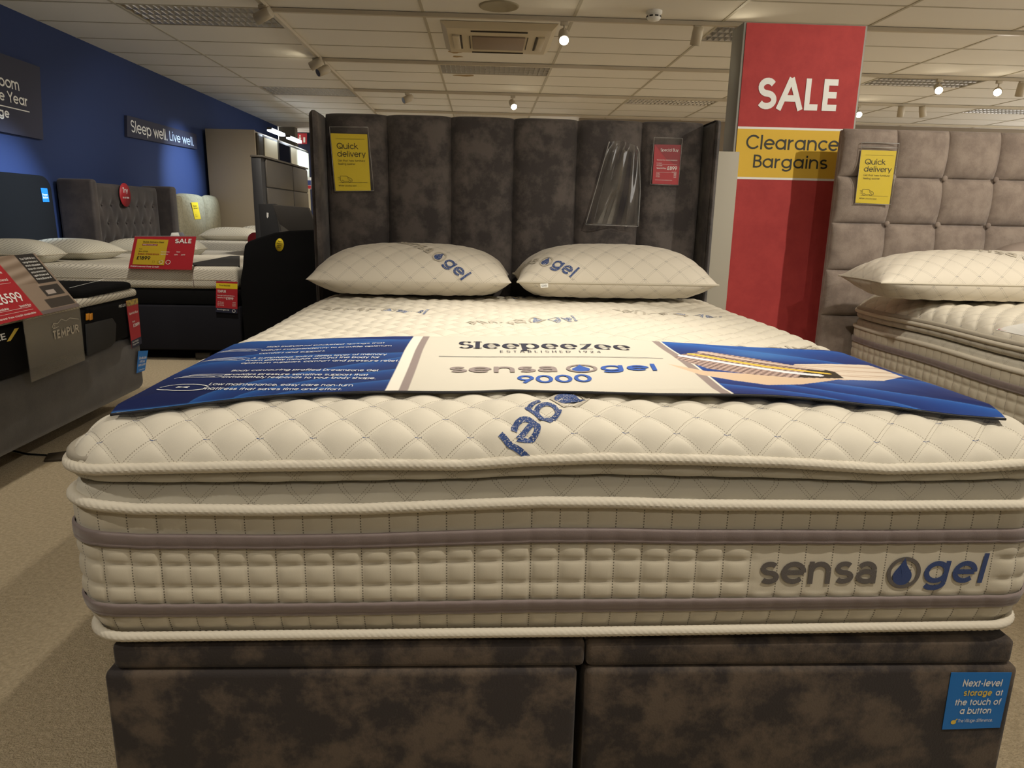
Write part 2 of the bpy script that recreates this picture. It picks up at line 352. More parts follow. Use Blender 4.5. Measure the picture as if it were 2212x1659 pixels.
m_gold = mat('gold_ink', (226, 196, 80), .6)
m_gink = mat('grey_ink', (150, 136, 132), .6)
m_bink = mat('blue_ink', (26, 84, 176), .6)
m_nink = mat('navy_ink', (30, 34, 58), .6)
m_clear = clear('clear_plastic', (252, 252, 252), .025, .006)
m_metalw = mat('white_metal', (190, 180, 160), .45)
m_alu = mat('louvre_aluminium', (225, 225, 225), .28, metal=.6)
m_lens = mat('lamp_lens', (255, 240, 205), .3, emit=28)

# ------------------------------------------------------------------ room shell
CZ = 2.60; TX = [-3.85, -2.9]+[-1.7+1.2*i for i in range(10)]; TY = [-2.22+.6*i for i in range(30)]
m_tile = mat('ceiling_tile', (226, 223, 216), .9, bump=(160, .2, .002))
m_tbar = mat('ceiling_bar', (180, 174, 158), .6)
trof = [(-2.9, 6.18), (-2.9, 9.78), (-.5, 7.98), (1.9, 9.78), (1.9, 6.18), (4.3, 7.98), (6.7, 9.78), (-.5, 11.58)]
V, Fc = [], []
for i in range(len(TX)-1):
    for j in range(len(TY)-1):
        if any(abs(TX[i]-a) < .05 and abs(TY[j]-b) < .05 for a, b in trof): continue
        k = len(V); V += [(TX[i], TY[j], CZ), (TX[i+1], TY[j], CZ), (TX[i+1], TY[j+1], CZ), (TX[i], TY[j+1], CZ)]; Fc.append((k, k+3, k+2, k+1))
struct(rawmesh('ceiling', V, Fc, m_tile))
V, Fc = [], []
def addbox(lo, hi):
    k = len(V); (a, b, c), (d, e, f) = lo, hi
    V.extend([(a, b, c), (d, b, c), (d, e, c), (a, e, c), (a, b, f), (d, b, f), (d, e, f), (a, e, f)])
    Fc.extend([(k, k+3, k+2, k+1), (k+4, k+5, k+6, k+7), (k, k+1, k+5, k+4), (k+1, k+2, k+6, k+5), (k+2, k+3, k+7, k+6), (k+3, k, k+4, k+7)])
for x in TX[1:]: addbox((x-.012, TY[0], CZ-.004), (x+.012, TY[-1], CZ+.01))
for y in TY: addbox((TX[0], y-.009, CZ-.0035), (TX[-1], y+.009, CZ+.008))
struct(rawmesh('trim_1', V, Fc, m_tbar))
m_carpet = mat('beige_carpet', (180, 163, 132), 1, mix=((210, 193, 162), 90, .35, .65), bump=(240, .9, .008))
struct(box('floor', (-3.95, -2.3, -.05), (9.1, 15.3, 0), m_carpet))
m_wall = mat('blue_wall_paint', (27, 47, 92), .75, bump=(300, .1, .001))
struct(box('wall_front', (-3.95, -2.4, 0), (9.1, -2.3, CZ), mat('shop_wall', (190, 184, 170), .8)))  # unseen wall behind the camera, added to block ambient light from there
struct(box('wall_left', (-3.95, -2.3, 0), (-3.85, 14.07, CZ), m_wall))
m_navy = mat('navy_wall_paint', (22, 30, 58), .8)
struct(box('wall_back', (-3.85, 15.0, 0), (1.6, 15.1, CZ), m_navy))
m_taupe = mat('taupe_wall_paint', (136, 124, 108), .85)
struct(box('wall_right', (1.5, 11.9, 0), (9.1, 12.0, CZ), m_taupe))
struct(box('trim_2', (-3.85, 14.1, 0), (-3.55, 14.3, CZ), mat('grey_column', (120, 116, 106), .8)))

# ceiling stains left by leaks (wear on the tiles)
m_stain = mat('water_stain', (142, 116, 76), .9, mix=((176, 152, 112), 40, .3, .7))
for (px, py, rx, ry) in ((983, 112, .07, .05), (988, 122, .05, .035), (1003, 163, .12, .05)):
    c = atZ(px, py, CZ); a = np.linspace(0, 2*PI, 22, endpoint=False)
    r = 1+.18*np.sin(3*a+px)+.1*np.sin(5*a)
    V = [(c[0]+rx*math.cos(t)*q, c[1]+ry*math.sin(t)*q, CZ-.0015) for t, q in zip(a, r)]
    o = rawmesh('water_stain', V, [tuple(range(22))[::-1]], m_stain); struct(o); o.name = 'trim_3'

# recessed louvre luminaires
def luminaire(x, y, label):
    t = thing('ceiling_light', label, 'ceiling light', (x+.6, y+.3, CZ), 'recessed louvre ceiling lights')
    x0, x1, y0, y1 = x+.01, x+1.19, y+.01, y+.59; h = .085
    V.clear(); Fc.clear()
    addbox((x0, y0, CZ+h), (x1, y1, CZ+h+.01)); addbox((x0-.01, y0-.012, CZ-.003), (x0, y1+.012, CZ+h)); addbox((x1, y0-.012, CZ-.003), (x1+.01, y1+.012, CZ+h))
    addbox((x0, y0-.012, CZ-.003), (x1, y0, CZ+h)); addbox((x0, y1, CZ-.003), (x1, y1+.012, CZ+h))
    rawmesh('housing', V, Fc, m_metalw, t)
    for k in range(4):
        V.clear(); Fc.clear(); ya = y0+.145*k+.004; yb = ya+.137
        # v-shaped side reflectors and cross blades of one louvre row
        n0 = len(V); V.extend([(x0, ya, CZ), (x1, ya, CZ), (x1, ya+.022, CZ+.06), (x0, ya+.022, CZ+.06)]); Fc.append((n0, n0+1, n0+2, n0+3))
        n0 = len(V); V.extend([(x0, yb, CZ), (x1, yb, CZ), (x1, yb-.022, CZ+.06), (x0, yb-.022, CZ+.06)]); Fc.append((n0, n0+1, n0+2, n0+3))
        for q in range(1, 22):
            xx = x0+(x1-x0)*q/22
            n0 = len(V); V.extend([(xx-.001, ya, CZ), (xx-.001, yb, CZ), (xx+.012, yb-.02, CZ+.045), (xx+.012, ya+.02, CZ+.045), (xx+.001, ya, CZ), (xx+.001, yb, CZ)])
            Fc.extend([(n0, n0+1, n0+2, n0+3), (n0+4, n0+3, n0+2, n0+5)])
        rawmesh('louvre', V, Fc, m_alu, t)
        tube('lamp_tube', [(x0+.02, (ya+yb)/2, CZ+.065), (x1-.02, (ya+yb)/2, CZ+.065)], .008, mat('fluorescent_tube', (225, 222, 210), .3), t, 8)
lab = ['louvred ceiling light nearest the blue wall, large, behind the topmost track spotlight', 'louvred ceiling light beside the long track, far down the blue wall side',
       'louvred ceiling light directly behind the air conditioning cassette', 'small louvred ceiling light between dark headboard and red SALE totem',
       'louvred ceiling light partly hidden behind the top corner of the red totem', 'louvred ceiling light right of the red totem above the grey cube headboard',
       'distant louvred ceiling light at the right edge of the ceiling', 'thin sliver of louvred ceiling light just above the dark headboard top']
for (x, y), l in zip(trof, lab): luminaire(x, y, l)

# tracks
def track(a, b, label):
    a, b = Vector(a), Vector(b); d = (b-a).normalized(); s = Vector((-d.y, d.x, 0))*.017
    o = prism('lighting_track', [a-s, b-s, b+s, a+s], (0, 0, -.03), m_metalw); return tag(o, label, 'track', 'ceiling lighting tracks')
track((-1.7, -2, CZ-.004), (-1.7, 15, CZ-.004), 'long cream lighting track running away towards the far wall on the left')
for y, l in ((6.15, 'nearest cream lighting track crossing the ceiling in front of the air conditioning unit'), (7.95, 'second cream lighting track crossing the ceiling, just behind the cassette unit'),
             (9.75, 'third cream lighting track crossing the ceiling, further back'), (11.55, 'farthest cream lighting track, skimming the tops of the headboards')):
    track((-1.68, y, CZ-.004), (9, y, CZ-.004), l)
def spothead(px, py, Y, aim, lit, label, X=None, power=14, size=50, col=WARM, cone=.6):
    p = atY(px, py, Y) if X is None else atX(px, py, X)
    p = Vector(p); top = Vector((p.x, p.y, CZ-.034)); aim = Vector(aim).normalized()
    t = thing('track_spotlight', label, 'spotlight', top, 'track spotlights')
    box('mount', top+Vector((-.03, -.016, -.03)), top+Vector((.03, .016, 0)), m_metalw, t, .004)
    tube('stem', [top+Vector((0, 0, -.02)), p-aim*.02], .007, m_metalw, t, 8)
    a, b = p-aim*.075, p+aim*.06
    n = 14; Z = [a+(b-a)*q for q in (0, .02, .25, 1, 1, .93)]; R = [.012, .036, .042, .042, .036, .034]
    tube('lamp_head', [tuple(z) for z in (a, a+(b-a)*.03, a+(b-a)*.3, b)], [.030, .041, .043, .043], m_metalw, t, n)
    q = aim.to_track_quat('Z', 'Y').to_matrix()
    ring = [b+aim*.0015+q@Vector((.037*math.cos(i*2*PI/n), .037*math.sin(i*2*PI/n), 0)) for i in range(n)]
    rawmesh('lens', ring, [tuple(range(n))], m_lens if lit else mat('dark_lens', (70, 66, 58), .3), t)
    if lit and power: spot('spot_lamp', b+aim*.02, b+aim, power, col, size, cone)
toCam = lambda p: -Vector((p[0], p[1], p[2]-CAMZ))
g = lambda px, py, Y: toCam(atY(px, py, Y))
spothead(1218, 80, 6.15, (-.05, -1, -.75), True, 'lit track spotlight right of the air conditioning cassette', power=12)
spothead(1600, 84, 6.15, (-.3, -1, -.32), True, 'brightly glaring track spotlight at the top left corner of the red totem', power=10)
spothead(1505, 80, 6.15, (-.08, .3, -1), False, 'unlit cylinder spotlight hanging straight down, left of the glaring one')
spothead(568, 34, 6.0, (-.9, .3, -.35), False, 'track spotlight in front of the large louvred light at top left', X=-1.7)
spothead(682, 138, 8, (-1, .15, -.5), True, 'upper of two track spotlights aimed at the blue wall', X=-1.72, power=9, size=70, col=COOL)
spothead(697, 153, 8, (-.7, -.6, -.45), False, 'lower of two track spotlights beside the long track', X=-1.68)
spothead(880, 214, 9.75, (-.8, -.5, -.4), False, 'unlit track spotlight above the second panel of the dark headboard')
spothead(1108, 226, 9.75, (.25, -1, -.7), True, 'small lit track spotlight above the middle of the dark headboard', power=8)
spothead(2027, 192, 7.95, (-.45, -1, -.5), True, 'lit track spotlight under the louvred light right of the totem', power=14)
spothead(2155, 198, 7.95, (-.7, -1, -.35), True, 'rightmost brightly lit track spotlight above the cube headboard', power=14)
spothead(2205, 195, 7.95, (.1, .3, -1), False, 'dark track spotlight cut by the right edge of the photo')
spothead(1853, 246, 9.75, (-.2, -1, -.35), True, 'small lit track spotlight close to the right edge of the red totem', power=8)
spothead(1946, 242, 9.75, (.1, .2, -1), False, 'left of two small unlit spotlights far back over the cube headboard')
spothead(1993, 242, 9.75, (.35, .2, -1), False, 'right of two small unlit spotlights far back over the cube headboard')
# wall washers: pools of light on the blue wall come from spots on the long track
for yy, pw, dz in ((6.0, 430, .95), (9.55, 360, 1.45), (12.9, 420, 1.7)):
    spot('spot_lamp', (-1.72, yy-.1, 2.42), (-3.85, yy, dz), pw, COOL, 36, 1, .05)

# air conditioning cassette, speaker, smoke detector
def cassette():
    x0, x1, y0, y1 = -.38, .60, 6.36, 7.34; z = CZ-.003; m = mat('cassette_plastic', (196, 184, 158), .5)
    t = thing('air_conditioning_cassette', 'square cream air conditioning cassette set into the ceiling tiles', 'air conditioner', ((x0+x1)/2, (y0+y1)/2, z))
    P = lambda i, h: [(x0+i, y0+i, h), (x1-i, y0+i, h), (x1-i, y1-i, h), (x0+i, y1-i, h)]
    V = P(0, z)+P(.05, z-.045)+P(.20, z-.05); Fc = []
    for a in (0, 4):
        for i in range(4): Fc.append((a+i, a+(i+1) % 4, a+4+(i+1) % 4, a+4+i)[::-1])
    Fc.append((8, 11, 10, 9)); rawmesh('panel', V, Fc, m, t)
    box('intake_grille', (x0+.26, y0+.26, z-.062), (x1-.26, y1-.26, z-.050), mat('grille_brown', (140, 122, 104), .7, bump=(200, .5, .002)), t, .004)
    md = mat('slot_dark', (60, 52, 42), .8)
    for a, b in (((x0+.25, y0+.10), (x1-.25, y0+.115)), ((x0+.25, y1-.115), (x1-.25, y1-.10)), ((x0+.155, y0+.25), (x0+.17, y1-.25)), ((x1-.17, y0+.25), (x1-.155, y1-.25)),
                 ((x0+.235, y0+.27), (x0+.242, y1-.27)), ((x1-.242, y0+.27), (x1-.235, y1-.27))):
        box('air_slot', (a[0], a[1], z-.056), (b[0], b[1], z-.046), md, t)
    for a, b in (((x0+.09, y0+.25), (x0+.15, y1-.25)), ((x1-.15, y0+.25), (x1-.09, y1-.25))):
        box('louvre_flap', (a[0], a[1], z-.062), (b[0], b[1], z-.045), m, t, .003)
cassette()
def turned(name, prof, c, m, parent=None, n=32):
    V, Fc = [], []
    for r, z in prof: V += [(c[0]+r*math.cos(i*2*PI/n), c[1]+r*math.sin(i*2*PI/n), c[2]+z) for i in range(n)]
    for j in range(len(prof)-1):
        for i in range(n): Fc.append((j*n+i, (j+1)*n+i, (j+1)*n+(i+1) % n, j*n+(i+1) % n))
    Fc.append(tuple((len(prof)-1)*n+i for i in range(n))[::-1]); return rawmesh(name, V, Fc, m, parent, True)
c = atZ(1078, 13, CZ)
o = turned('ceiling_speaker', [(.155, 0), (.15, -.006), (.14, -.008), (.13, -.005), (.0, -.004)], c, mat('speaker_grille', (150, 142, 120), .7)); tag(o, 'round flush ceiling speaker above the air conditioning cassette', 'speaker')
c = atZ(1413, 24, CZ)
t = thing('smoke_detector', 'white smoke detector with dark vents on the ceiling', 'smoke detector', c)
turned('base', [(.062, 0), (.062, -.018), (.052, -.026), (.05, -.03)], c, m_white, t)
turned('dome', [(.052, -.030), (.054, -.048), (.045, -.064), (.02, -.072), (.0, -.073)], c, m_white, t)
for i in range(8):
    a = i*PI/4+.2; d = Vector((math.cos(a), math.sin(a), 0)); s = Vector((-d.y, d.x, 0))*.014; p = Vector(c)+d*.0535
    prism('vent', [p-s+Vector((0, 0, -.036)), p+s+Vector((0, 0, -.036)), p+s+Vector((0, 0, -.046)), p-s+Vector((0, 0, -.046))], d*.002, mat('vent_black', (15, 15, 15), .6), t)
# ------------------------------------------------------------------ mattresses
def interp(x, tab): return np.interp(x, [a for a, b in tab], [b for a, b in tab])
SH = 2.3
class Mattress:
    def __init__(s, xc, hx, y0, y1, zb, H=.075, R=.15, rim=None, c2=None, c3=None, zrim=.655, puff=.009, seed=0, tuft=.007):
        s.xc, s.hx, s.yc, s.hy, s.zb, s.H, s.R = xc, hx, (y0+y1)/2, (y1-y0)/2, zb, H, R
        s.zrim, s.rim, s.c2, s.c3, s.puff, s.r, s.seed, s.tuft = zrim, rim, c2, c3, puff, .085, seed, tuft
        d = np.linspace(0, R, 400)**1.0; z = H*np.maximum(0, 1-(1-d/R)**SH)**.5
        a = np.concatenate([[0], np.cumsum(np.hypot(np.diff(d), np.diff(z)))]); s.d_t, s.a_t = d, a; s.aR = a[-1]
    def wob(s, tab, x, y):
        if tab is None: return .006*np.sin(3.1*y+s.seed)+.004*np.sin(7*y+x)
        f = np.clip(1-(y-(s.yc-s.hy))/.5, 0, 1); return interp(x, tab)*f+.004*np.sin(6*y+2*x)*(1-f)
    def arcx(s, x, h):   # signed arc coordinate of local coordinate
        d = h-np.abs(x); inner = np.maximum(d-s.R, 0); a = np.interp(np.minimum(d, s.R), s.d_t, s.a_t)+inner
        return np.sign(x)*(s.aR+h-s.R-a)
    def inv(s, a, h):
        tot = s.aR+h-s.R; q = tot-np.abs(a); x = np.where(q > s.aR, h-s.R-(q-s.aR), h-np.interp(q, s.a_t, s.d_t)); return np.sign(a)*x
    def env(s, X, Y, lift=0):
        x, y = X-s.xc, Y-s.yc; dx, dy = s.hx-np.abs(x), s.hy-np.abs(y)
        d = np.where((dx < s.r) & (dy < s.r), s.r-np.hypot(s.r-dx, s.r-dy), np.minimum(dx, dy)); d = np.clip(d, 0, None)
        q = np.clip(d/s.R, 0, 1)
        return s.zrim+s.wob(s.rim, X, Y)*(1-q*.7)+s.H*np.maximum(0, 1-(1-q)**SH)**.5+.010*np.clip((d-s.R)/.3, 0, 1)+lift
    def pq(s, X, Y):
        a, b = s.arcx(X-s.xc, s.hx)/.082, s.arcx(Y-s.yc, s.hy)/.084
        return a+b, a-b
    def top(s, X, Y, lift=0, puff=True):
        z = s.env(X, Y); p, q = s.pq(X, Y)
        f = (np.abs(np.sin(PI*p))*np.abs(np.sin(PI*q)))**.55
        x, y = X-s.xc, Y-s.yc
        dep = -s.puff*(1-f)
        gx, gy = x/.30, y/.24
        tp = np.abs(np.sin(PI*(gx+gy)/2))*np.abs(np.sin(PI*(gx-gy)/2))
        flat = np.clip((np.minimum(s.hx-np.abs(x), s.hy-np.abs(y))-.12)/.1, 0, 1)
        dep = dep-s.tuft*flat*np.exp(-tp/.22)*1.3
        return z+dep+lift
def build_mattress(M, name, label, res=.005, group=None):
    t = thing(name, label, 'mattress', (M.xc, M.yc, M.zb), group)
    nx = int(2*(M.aR+M.hx-M.R)/res); ny = int(2*(M.aR+M.hy-M.R)/res)
    ax = np.linspace(-1, 1, nx)*(M.aR+M.hx-M.R); ay = np.linspace(-1, 1, ny)*(M.aR+M.hy-M.R)
    gx, gy = np.meshgrid(M.inv(ax, M.hx), M.inv(ay, M.hy))
    a = (np.abs(gx)-(M.hx-M.r))/M.r; b = (np.abs(gy)-(M.hy-M.r))/M.r; cn = (a > 0) & (b > 0)
    a_, b_ = np.clip(a, 0, 1), np.clip(b, 0, 1)
    gx = np.where(cn, np.sign(gx)*(M.hx-M.r+M.r*a_*np.sqrt(1-b_**2/2)), gx); gy = np.where(cn, np.sign(gy)*(M.hy-M.r+M.r*b_*np.sqrt(1-a_**2/2)), gy)
    X, Y = gx+M.xc, gy+M.yc; Z = M.top(X, Y); p, q = M.pq(X, Y)
    grid('quilted_top', np.stack([X, Y, Z], -1), m_top, t, uv=np.stack([p, q], -1))
    # perimeter path
    def path(hx, hy, r, ds):
        P, N = [], []; cs = [(hx-r, hy-r, 90), (-(hx-r), hy-r, 180), (-(hx-r), -(hy-r), 270), (hx-r, -(hy-r), 360)]
        # start back centre going left: arcs 90->180 at back-left etc
        seq = [(-(hx-r), hy-r, 90, 180), (-(hx-r), -(hy-r), 180, 270), (hx-r, -(hy-r), 270, 360), (hx-r, hy-r, 0, 90)]
        pts = [(0., hy, 90.)]
        for cx, cy, a0, a1 in seq:
            lx, ly = pts[-1][0], pts[-1][1]; sx, sy = cx+r*math.cos(math.radians(a0)), cy+r*math.sin(math.radians(a0))
            n = max(1, int(math.hypot(sx-lx, sy-ly)/ds))
            for i in range(1, n+1): pts.append((lx+(sx-lx)*i/n, ly+(sy-ly)*i/n, a0))
            n = max(6, int(r*PI/2/ds))
            for i in range(1, n+1):
                a = a0+(a1-a0)*i/n; pts.append((cx+r*math.cos(math.radians(a)), cy+r*math.sin(math.radians(a)), a))
        lx = pts[-1][0]; n = max(1, int(lx/ds))
        for i in range(1, n): pts.append((lx-lx*i/n, hy, 90))
        A = np.array(pts); P = A[:, :2]; N = np.stack([np.cos(np.radians(A[:, 2])), np.sin(np.radians(A[:, 2]))], 1)
        sl = np.concatenate([[0], np.cumsum(np.linalg.norm(np.diff(P, axis=0), axis=1))]); return P+[M.xc, M.yc], N, sl
    P, N, sl = path(M.hx+.010, M.hy-.008, M.r-.002, res)
    per = sl[-1]+np.linalg.norm(P[0]-P[-1])
    def sweep(nm, prof, m, w, uvf, disp=None):
        """prof list of (outset, z); w(k) weights of wobble tables (rim, c2, c3)"""
        out = []
        for k, (d, z) in enumerate(prof):
            wz = w(z); dz = wz[0]*M.wob(M.rim, P[:, 0], P[:, 1])+wz[1]*M.wob(M.c2, P[:, 0], P[:, 1])+wz[2]*M.wob(M.c3, P[:, 0], P[:, 1])
            dd = d+(disp(sl, z) if disp is not None else 0)
            out.append(np.stack([P[:, 0]+N[:, 0]*dd, P[:, 1]+N[:, 1]*dd, z+dz], -1))
        X = np.array(out); uv = np.stack([np.stack(uvf(sl, np.full_like(sl, z)), -1) for d, z in prof])
        return grid(nm, X, m, t, uv=uv, wrap=True, flip=False)
    zr, zf, z2, zs, z3 = M.zrim, M.zrim-.038, M.zrim-.066, M.zrim-.080, M.zb+.008
    wrim = lambda z: (np.clip((z-z2)/(zr-z2), 0, 1), 1-np.clip((z-z2)/(zr-z2), 0, 1), 0)
    wb = lambda z: (0, np.clip((z-z3)/(z2-z3), 0, 1), 1-np.clip((z-z3)/(z2-z3), 0, 1))
    uvq = lambda s_, z_: (s_/.082+z_/.084, s_/.082-z_/.084)
    up = [(-.010, zr-.002), (-.010, zr-.008), (-.002, zr-.016), (-.005, zr-.024), (-.009, zr-.031), (-.018, zf+.003), (-.045, zf)]
    sweep('upper_quilted_side', up, m_under, wrim, uvq, lambda s_, z_: -.003*(1-(abs(np.sin(PI*(s_/.082+z_/.084)))*abs(np.sin(PI*(s_/.082-z_/.084))))**.5))
    lo = [(-.050, zf), (-.022, zf-.0015), (-.012, zf-.006), (-.008, zf-.014), (-.008, zf-.022), (-.006, z2), (-.003, z2-.006)]
    sweep('lower_quilted_side', lo, m_under, wrim, lambda s_, z_: uvq(s_+.03, z_), lambda s_, z_: -.003*(1-(abs(np.sin(PI*((s_+.03)/.082+z_/.084)))*abs(np.sin(PI*((s_+.03)/.082-z_/.084))))**.5))
    # border with stitched cells
    zt1, zt1b, r1, r2, zt2, zt2b, ze = zr-.118, zr-.142, zr-.173, zr-.212, zr-.243, zr-.266, M.zb+.016
    rows = [zs+.002, zt1, zt1b, r1, r2, zt2, zt2b, ze]; zz = []
    for a, b in zip(rows[:-1], rows[1:]):
        n = max(3, int((a-b)/.0045)); zz += [a+(b-a)*i/n for i in range(n)]
    zz.append(rows[-1])
    def bd(s_, z_):
        flatm = ((N[:, 1] < -.9)*np.clip((P[:, 0]-M.logo[0])/.035+.6, 0, 1)*np.clip((M.logo[1]-P[:, 0])/.035+.6, 0, 1)) if getattr(M, 'logo', None) and M.logo[2] < z_ < M.logo[3] else 0.0*N[:, 1]
        for a, b in zip(rows[:-1], rows[1:]):
            if b <= z_ <= a+1e-9: u = (a-z_)/(a-b+1e-9); break
        amp = .0070 if (a, b) not in ((zt1, zt1b), (zt2, zt2b)) else .002
        if a == rows[0]: amp = .0035
        c = np.abs(np.sin(PI*s_/.0455)); return (1-flatm)*(amp*(c**.38)*(math.sin(PI*min(max(u, .01), .99))**.38)-amp*.5)
    prof = [(-.002-.9*max(0, z3+.07-z)**1.5, z) for z in zz]
    prof = [(-.018, zz[0]+.004)]+prof+[(-.02, ze-.010), (-.05, M.zb)]
    sweep('border', prof, m_bord, wb, lambda s_, z_: (s_/.0455, z_/.0048), lambda s_, z_: bd(s_, z_) if ze <= z_ <= zz[0] else 0)
    for a, b in ((zt1, zt1b), (zt2, zt2b)):
        pr = [(-.001, a+.001), (.0028, a), (.0035, a-.004), (.0035, b+.008), (.0022, b+.006), (.003, b+.0045), (.0028, b), (-.001, b-.001)]
        pr = [(d-.9*max(0, z3+.07-z)**1.5, z) for d, z in pr]
        sweep('border_tape', pr, m_tape, wb, lambda s_, z_: (s_, z_), lambda s_, z_: .0018*np.abs(np.sin(PI*s_/.0455))**.4-.0008)
    pr = [(-.004, zs+.012), (.0035, zs+.008), (.004, zs+.003), (.0, zs-.001), (-.004, zs-.001)]
    sweep('seam_tape', pr, m_tapelight, wb, lambda s_, z_: (s_, z_))
    # twisted piping cords
    def cord(outset, z, rad, w):
        ds = res*.55; Pc, Nc, sc = path(M.hx-.001+outset, M.hy-.008+outset, M.r-.005+outset, ds); n = 22
        th = np.linspace(0, 2*PI, n, endpoint=False); wz = w(z)
        dz = wz[0]*M.wob(M.rim, Pc[:, 0], Pc[:, 1])+wz[1]*M.wob(M.c2, Pc[:, 0], Pc[:, 1])+wz[2]*M.wob(M.c3, Pc[:, 0], Pc[:, 1])
        X = []
        for a in th:
            rr = rad*(1+.16*np.abs(np.sin(PI*sc/.0105+a*3))**.7-.06); X.append(np.stack([Pc[:, 0]+Nc[:, 0]*rr*np.cos(a), Pc[:, 1]+Nc[:, 1]*rr*np.cos(a), z+dz+rr*np.sin(a)], -1))
        X.append(X[0]); return grid('piping_cord', np.array(X), m_cord, t, wrap=True, flip=True)
    cord(.006, zr, .0085, wrim); cord(.006, z2-.006, .0085, wrim); cord(-.004, z3+.001, .0075, wb)
    pr = [(-.006, zr+.005), (.000, zr+.009), (-.001, zr+.016), (-.006, zr+.021), (-.014, zr+.022)]
    sweep('binding_tape', pr, m_bind, wrim, lambda s_, z_: (s_, z_))
    return t
m_bind = mat('grey_binding', (170, 162, 146), .7, bump=(700, .3, .0006))
m_cord = mat('piping_cord', (216, 208, 190), .8, bump=(1200, .4, .0006))
def tabz(pts, z, Y): return [(atY(x, y, Y)[0], atY(x, y, Y)[2]-z) for x, y in pts]
rimt = tabz([(132, 1018), (295, 1013), (588, 1007), (800, 1004), (1002, 1005), (1137, 996), (1306, 990), (1492, 993), (1700, 1000), (1918, 1014), (2100, 1010), (2212, 1003)], .655, 1.045)
c2t = tabz([(149, 1085), (295, 1098), (588, 1101), (783, 1098), (1002, 1089), (1171, 1083), (1340, 1084), (1492, 1089), (1693, 1090), (1918, 1092), (2176, 1090)], .583, 1.05)
c3t = [(-.62, -.002), (.2, .004), (.9, .013)]
MM = Mattress(.146, .806, 1.045, 2.932, .343, rim=rimt, c2=c2t, c3=c3t)
_a, _b = atY(1640, 1262, 1.05), atY(2131, 1259, 1.05); MM.logo = (_a[0]-.012, _b[0]+.012, _a[2]-.028, _a[2]+.062)
mt_main = build_mattress(MM, 'mattress', 'cream pillow-top mattress with blue lettering on its border, nearest the camera', .0048)

# woven and embroidered logos
def logo_ribs(ital=0.0):
    g, W = text_geo('sens@', .165); g1 = [(a*[3.81/W, 1], b*[3.81/W, 1]) for a, b in g]
    h, W2 = text_geo('gel', .165, shear=.10); g2 = [(a*[2.03/W2, 1]+[5.14, 0], b*[2.03/W2, 1]+[5.14, 0]) for a, b in h]
    ring = ribbon(arc(4.49, .36, .47, .47, 0, 360, 40), .12)
    a = np.radians(np.linspace(-30, 210, 22)); dr = [(4.45-.30*math.cos(t), .24-.30*math.sin(t)) for t in a]
    # teardrop: round bottom closing to a tip at the top
    dr = [(4.45+.30*math.cos(t), .24+.30*math.sin(t)) for t in np.radians(np.linspace(150, 390, 26))]+[(4.55, .62), (4.47, .86), (4.35, .62)]
    L = np.array(dr); c = np.array([[4.45, .26]]); drop = (L, np.repeat(c, len(L), 0)); dcl = (np.vstack([L[-1:], L[:1]]), np.repeat(c, 2, 0))
    smile = ribbon(arc(4.45, .25, .22, .24, 200, 340, 12), .05)
    return g1+[ring], g2+[drop, dcl], [smile]
LG = logo_ribs()
def place_logo(fn, parent, scale, names=('woven_lettering', 'woven_lettering', 'woven_lettering'), mats=None, sub=(0, 1, 2)):
    for k in sub:
        ribs_mesh(names[k], [(a*scale, b*scale) for a, b in LG[k]], fn, mats[k], parent)
m_embg = mat('grey_embroidery', (88, 82, 78), .35, bump=(900, .5, .001), sheen=.4)
m_embb = mat('blue_embroidery', (12, 52, 112), .35, bump=(900, .5, .001), sheen=.4)
m_wovg = mat('faint_grey_weave', (184, 176, 160), .8)
def dotted(name, rgb, sc=700):
    return mat(name, rgb, .8, mix=(CREAM, sc, .56, .62))
m_wovb = dotted('blue_weave', (38, 66, 122), 420)
m_wovf = mat('faded_blue_weave', (96, 112, 146), .8, mix=(CREAM, 300, .5, .6))
# big border logo (front face)
A = atY(1640, 1262, 1.053); B = atY(2131, 1259, 1.053); sc = (B[0]-A[0])/7.17
def bfn(P):
    X = A[0]+P[:, 0]; Z = A[2]+P[:, 1]+(P[:, 0]/(7.17*sc))*(B[2]-A[2])
    cr = np.clip((X-(MM.xc+MM.hx-.10))/.10, 0, 1); Y = 1.0532+0*cr
    return np.stack([X, Y, Z], -1)
place_logo(bfn, mt_main, sc, ('embroidered_lettering', 'embroidered_lettering', 'embroidered_lettering'), (m_embg, m_embb, m_white))
def woven(M, parent, x, y, ang, scale, sub=(0, 1), anchor=4.45, mg=None, mb=None, lift=.0012):
    ca, sa = math.cos(ang), math.sin(ang); ax = x-M.xc; ay = y-M.yc
    a0, b0 = M.arcx(np.array(ax), M.hx), M.arcx(np.array(ay), M.hy)
    def f(P):
        u = P[:, 0]-anchor*scale; v = P[:, 1]-.35*scale
        a, b = a0+u*ca-v*sa, b0+u*sa+v*ca
        X, Y = M.inv(a, M.hx)+M.xc, M.inv(b, M.hy)+M.yc
        z = M.top(X, Y)
        # lift along an approximate normal
        e = .002; nx = -(M.top(X+e, Y)-M.top(X-e, Y))/(2*e); ny = -(M.top(X, Y+e)-M.top(X, Y-e))/(2*e); n = np.sqrt(nx**2+ny**2+1)
        return np.stack([X+nx/n*lift, Y+ny/n*lift, z+lift/n], -1)
    place_logo(f, parent, scale, mats=(mg or m_wovg, mb or m_wovb, m_white), sub=sub)
p = atZ(1214, 872, .715)
woven(MM, mt_main, .150, 1.172, math.radians(231), .066, sub=(0, 1))
for px, py, an in ((838, 668, -12), (1160, 692, 20), (1600, 750, 195), (700, 742, 190), (1470, 678, -15), (1085, 640, 15)):
    q = atZ(px, py, .735); woven(MM, mt_main, q[0], min(q[1], 2.85), math.radians(an), .05, mb=m_wovf)

